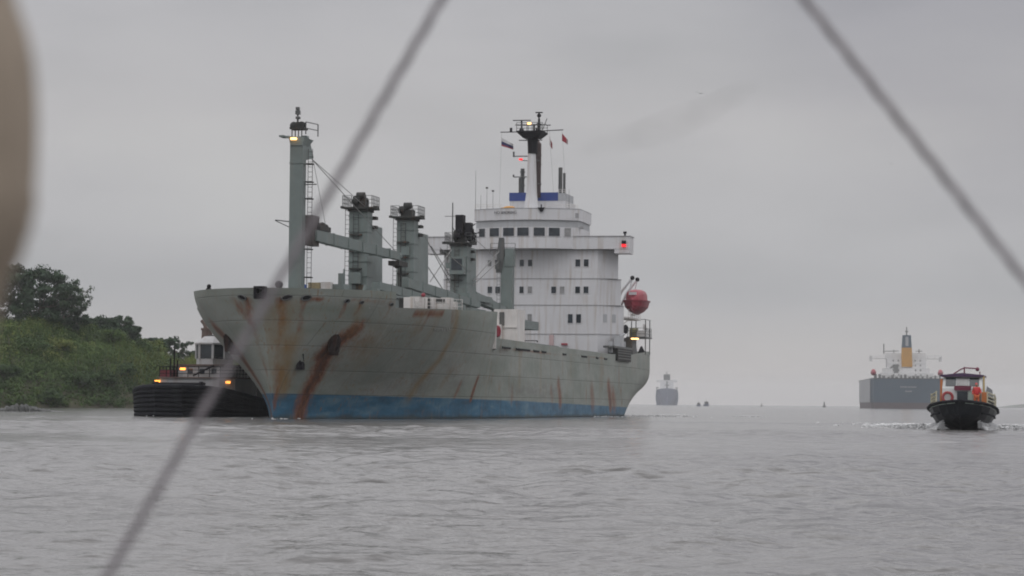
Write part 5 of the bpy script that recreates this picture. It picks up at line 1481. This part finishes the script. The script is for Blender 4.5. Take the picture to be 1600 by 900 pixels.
mb = MB(); mb.cyl((30, 0, 21), (30, 0, 32), 1.0, .7); mb.box(29, 31, -3, 3, 26, 27); mb.cyl((-15, -13.5, 14), (-15, -13.5, 24), .5); mb.cyl((-15, 13.5, 14), (-15, 13.5, 24), .5); mb.box(-16, -14, 11, 15, 23, 24); mb.box(-16, -14, -15, -11, 23, 24); mb.build('mast', m_steel, fr)
# tiny workboats and buoys on the horizon
for x, y, s, lab in ((148.1, 2000, .8, 'tiny hazy workboat on the horizon nearest the freighter'), (169.6, 2200, 1.15, 'slightly taller tiny workboat on the horizon next to its smaller neighbour')):
    o = thing('workboat', (x, y, 0), R(-80), lab, 'boat', 'workboats on the horizon')
    mb = MB(); mb.loft([[(-4 * s, 1.6 * s, 1.3 * s), (-4 * s, 1.3 * s, -.3), (-4 * s, -1.3 * s, -.3), (-4 * s, -1.6 * s, 1.3 * s)], [(2 * s, 1.6 * s, 1.5 * s), (2 * s, 1.2 * s, -.3), (2 * s, -1.2 * s, -.3), (2 * s, -1.6 * s, 1.5 * s)], [(5 * s, .1, 2 * s), (4.6 * s, .1, -.3), (4.6 * s, -.1, -.3), (5 * s, -.1, 2 * s)]]); mb.build('hull', m_gh, o)
    mb = MB(); mb.box(-2 * s, 1 * s, -1.2 * s, 1.2 * s, 1.3 * s, 3.4 * s); mb.build('cabin', m_steel, o)
    mb = MB(); mb.cyl((-.5 * s, 0, 3.3 * s), (-.5 * s, 0, 5 * s), .2 * s); mb.build('mast', m_steel, o)
for x, y, h, lab in ((237.1, 2400, 3.0, 'faint small channel buoy on the horizon between the workboats and the taller buoy'), (271.7, 2200, 4.6, 'taller channel buoy on the horizon close to the blue ship')):
    o = thing('channel_buoy', (x, y, 0), 0, lab, 'buoy', 'channel buoys')
    mb = MB(); mb.cyl((0, 0, -.4), (0, 0, h * .25), h * .3, None, 12); mb.build('float', m_steel, o)
    mb = MB(); mb.cyl((0, 0, h * .25), (0, 0, h * .8), h * .2, h * .09, 6); mb.build('tower', m_steel, o)
    mb = MB(); mb.ball((0, 0, h * .9), h * .14); mb.build('lantern', m_steel, o)

# ------------------------------------------------------------------ birds
m_bird = paint('bird_grey', (.10, .10, .10), amt=.2, rough=.8)
def bird(loc, span, rz, up, label, roll=0.0):
    mb = MB()
    s = span / 2
    mb.loft([[(-.42 * s, -.05 * s, 0), (-.42 * s, .05 * s, 0), (-.42 * s, 0, .02 * s)], [(-.2 * s, -.08 * s, -.03 * s), (-.2 * s, .08 * s, -.03 * s), (-.2 * s, 0, .07 * s)], [(.15 * s, -.1 * s, -.06 * s), (.15 * s, .1 * s, -.06 * s), (.15 * s, 0, .08 * s)], [(.42 * s, -.02 * s, 0), (.42 * s, .02 * s, 0), (.42 * s, 0, .04 * s)]])
    for sg in (-1, 1):
        mb.loft([[(.14 * s, sg * .06 * s, .02 * s), (-.12 * s, sg * .06 * s, .02 * s), (-.12 * s, sg * .06 * s, .05 * s), (.14 * s, sg * .06 * s, .05 * s)],
                 [(.2 * s, sg * .5 * s, up * s), (-.05 * s, sg * .5 * s, up * s), (-.05 * s, sg * .5 * s, up * s + .02 * s), (.2 * s, sg * .5 * s, up * s + .02 * s)],
                 [(.0, sg * 1.0 * s, up * .55 * s), (-.08 * s, sg * 1.0 * s, up * .55 * s), (-.08 * s, sg * 1.0 * s, up * .55 * s + .01 * s), (.0, sg * 1.0 * s, up * .55 * s + .01 * s)]])
    o = mb.build('bird', m_bird)
    o.location = loc; o.rotation_euler = (roll, 0, rz)
    return tag(o, label, 'bird', 'sea birds in flight')
bird((22.16, 300, 38.5), 1.15, R(70), .22, 'gliding sea bird by the trail of funnel smoke high in the sky', .25)
bird((62.9, 420, 41.8), 1.0, R(110), .12, 'small sea bird alone in the empty sky below the slanting grey line', -.2)
bird((69.1, 700, 9.6), 1.1, R(60), .2, 'tiny bird low over the horizon above the faint small buoy')
bird((95.1, 800, 13.5), 1.2, R(100), .25, 'faint tiny bird over the horizon above the taller buoy')

# ------------------------------------------------------------------ near rigging of the boat we stand on
def line(p, q, r, label):
    p, q = Vector(p), Vector(q)
    d = q - p
    mb = MB()
    n = 60
    ax = d.normalized(); a = ax.orthogonal().normalized(); b2 = ax.cross(a)
    for j in range(3):       # three laid strands
        secs = []
        for i in range(n * 6 + 1):
            f = i / (n * 6)
            an = f * n * 2 * math.pi / 2 + j * 2 * math.pi / 3
            c = p + d * f + (a * math.cos(an) + b2 * math.sin(an)) * r * .5
            secs.append([tuple(c + (a * math.cos(k * 2.094) + b2 * math.sin(k * 2.094)) * r * .55) for k in range(3)])
        mb.loft(secs)
    o = mb.build('rigging_line', m_rope, smooth=True, recalc=False)
    return tag(o, label, 'rope', 'rigging lines close by')
a_, b_ = Vector((-.0735, 2.5, 1.998)), Vector((-.3935, 2.5, 1.429))
line(a_ + (a_ - b_) * 3.0, b_ + (b_ - a_) * 1.2, .0046, 'blurred grey line crossing in front of the ship bow and the tug')
a_, b_ = Vector((.2905, 2.5, 1.9985)), Vector((.506, 2.5, 1.7255))
line(a_ + (a_ - b_) * 5.0, b_ + (b_ - a_) * 3.5, .0046, 'blurred grey line crossing only the empty sky above the distant ships')
m_canvas, t, b = mat('tan_canvas')
cn_ = noise(t, 30, detail=5)
t.links.new(ramp(t, [(.3, (.27, .222, .172)), (.7, (.335, .275, .215))], cn_).outputs[0], b.inputs['Base Color'])
b.inputs['Roughness'].default_value = .9
bp = N(t, 'ShaderNodeBump', i_Strength=.4, i_Distance=.01); t.links.new(noise(t, 1.0, stretch=(40, 40, 6)), bp.inputs['Height']); t.links.new(bp.outputs[0], b.inputs['Normal'])
prof = [(-1400, -60), (-900, -20), (-500, -40), (-150, -8), (-60, 0), (0, 11), (50, 30), (100, 41), (150, 47), (200, 50), (250, 51), (300, 50), (322, 53), (345, 47), (362, 46), (380, 38), (400, 34), (418, 25), (436, 14), (455, 6), (480, 0), (520, -12), (700, -30), (1000, -45), (1300, -60)]
secs = []
k_ = 1.5 / 3960
for py, pe in prof:
    z = 1.6 + (629 - py) * k_
    r = (pe + 190) * k_
    cx = (-190 - 800) * k_
    secs.append([(cx + r * math.cos(2 * math.pi * j / 28) * (1 + .012 * math.sin(5 * 2 * math.pi * j / 28 + py * .01)), 1.5 + r * math.sin(2 * math.pi * j / 28), z) for j in range(28)])
mb = MB(); mb.loft(secs[::-1])
o = mb.build('furled_sail', m_canvas, smooth=True)
tag(o, 'blurred tan furled sail bulging close by in front of the bank trees', 'sail')

# ------------------------------------------------------------------ thin funnel smoke and the haze
m_smoke = bpy.data.materials.new('thin_smoke')
m_smoke.use_nodes = True
t = m_smoke.node_tree
t.nodes.clear()
pv = N(t, 'ShaderNodeVolumePrincipled')
pv.inputs['Color'].default_value = (.12, .11, .10, 1)
sn = noise(t, .16, detail=3)
den = math_n(t, 'MULTIPLY', math_n(t, 'SUBTRACT', sn, .34, clamp=True), .085)
t.links.new(den, pv.inputs['Density'])
om = N(t, 'ShaderNodeOutputMaterial')
t.links.new(pv.outputs[0], om.inputs[1])
path = [((4.6, 333.5, 33.0), .7), ((7.0, 334.8, 34.3), 1.2), ((10.5, 336, 35.6), 1.5), ((14, 337, 36.6), 2.1), ((18, 338, 37.9), 2.7), ((22, 339, 39.4), 3.0), ((26, 340, 41.2), 2.6), ((30, 341, 43.4), 2.2), ((33, 342, 45.0), 1.2)]
secs = []
for i, (p, r) in enumerate(path):
    secs.append([(p[0] + .3 * r * math.sin(2 * math.pi * j / 16) * -.5, p[1] + r * math.cos(2 * math.pi * j / 16), p[2] + r * math.sin(2 * math.pi * j / 16) * .8) for j in range(16)])
mb = MB(); mb.loft(secs); kind(mb.build('smoke', m_smoke), 'stuff')

m_haze = bpy.data.materials.new('haze_air')
m_haze.use_nodes = True
t = m_haze.node_tree
t.nodes.clear()
pv = N(t, 'ShaderNodeVolumePrincipled')
pv.inputs['Color'].default_value = (.93, .935, .95, 1)
pv.inputs['Density'].default_value = .00011
pv.inputs['Anisotropy'].default_value = .35
om = N(t, 'ShaderNodeOutputMaterial')
t.links.new(pv.outputs[0], om.inputs[1])
mb = MB(); mb.box(-6900, 6900, -6900, 6900, -3.2, 56); kind(mb.build('haze', m_haze), 'stuff')
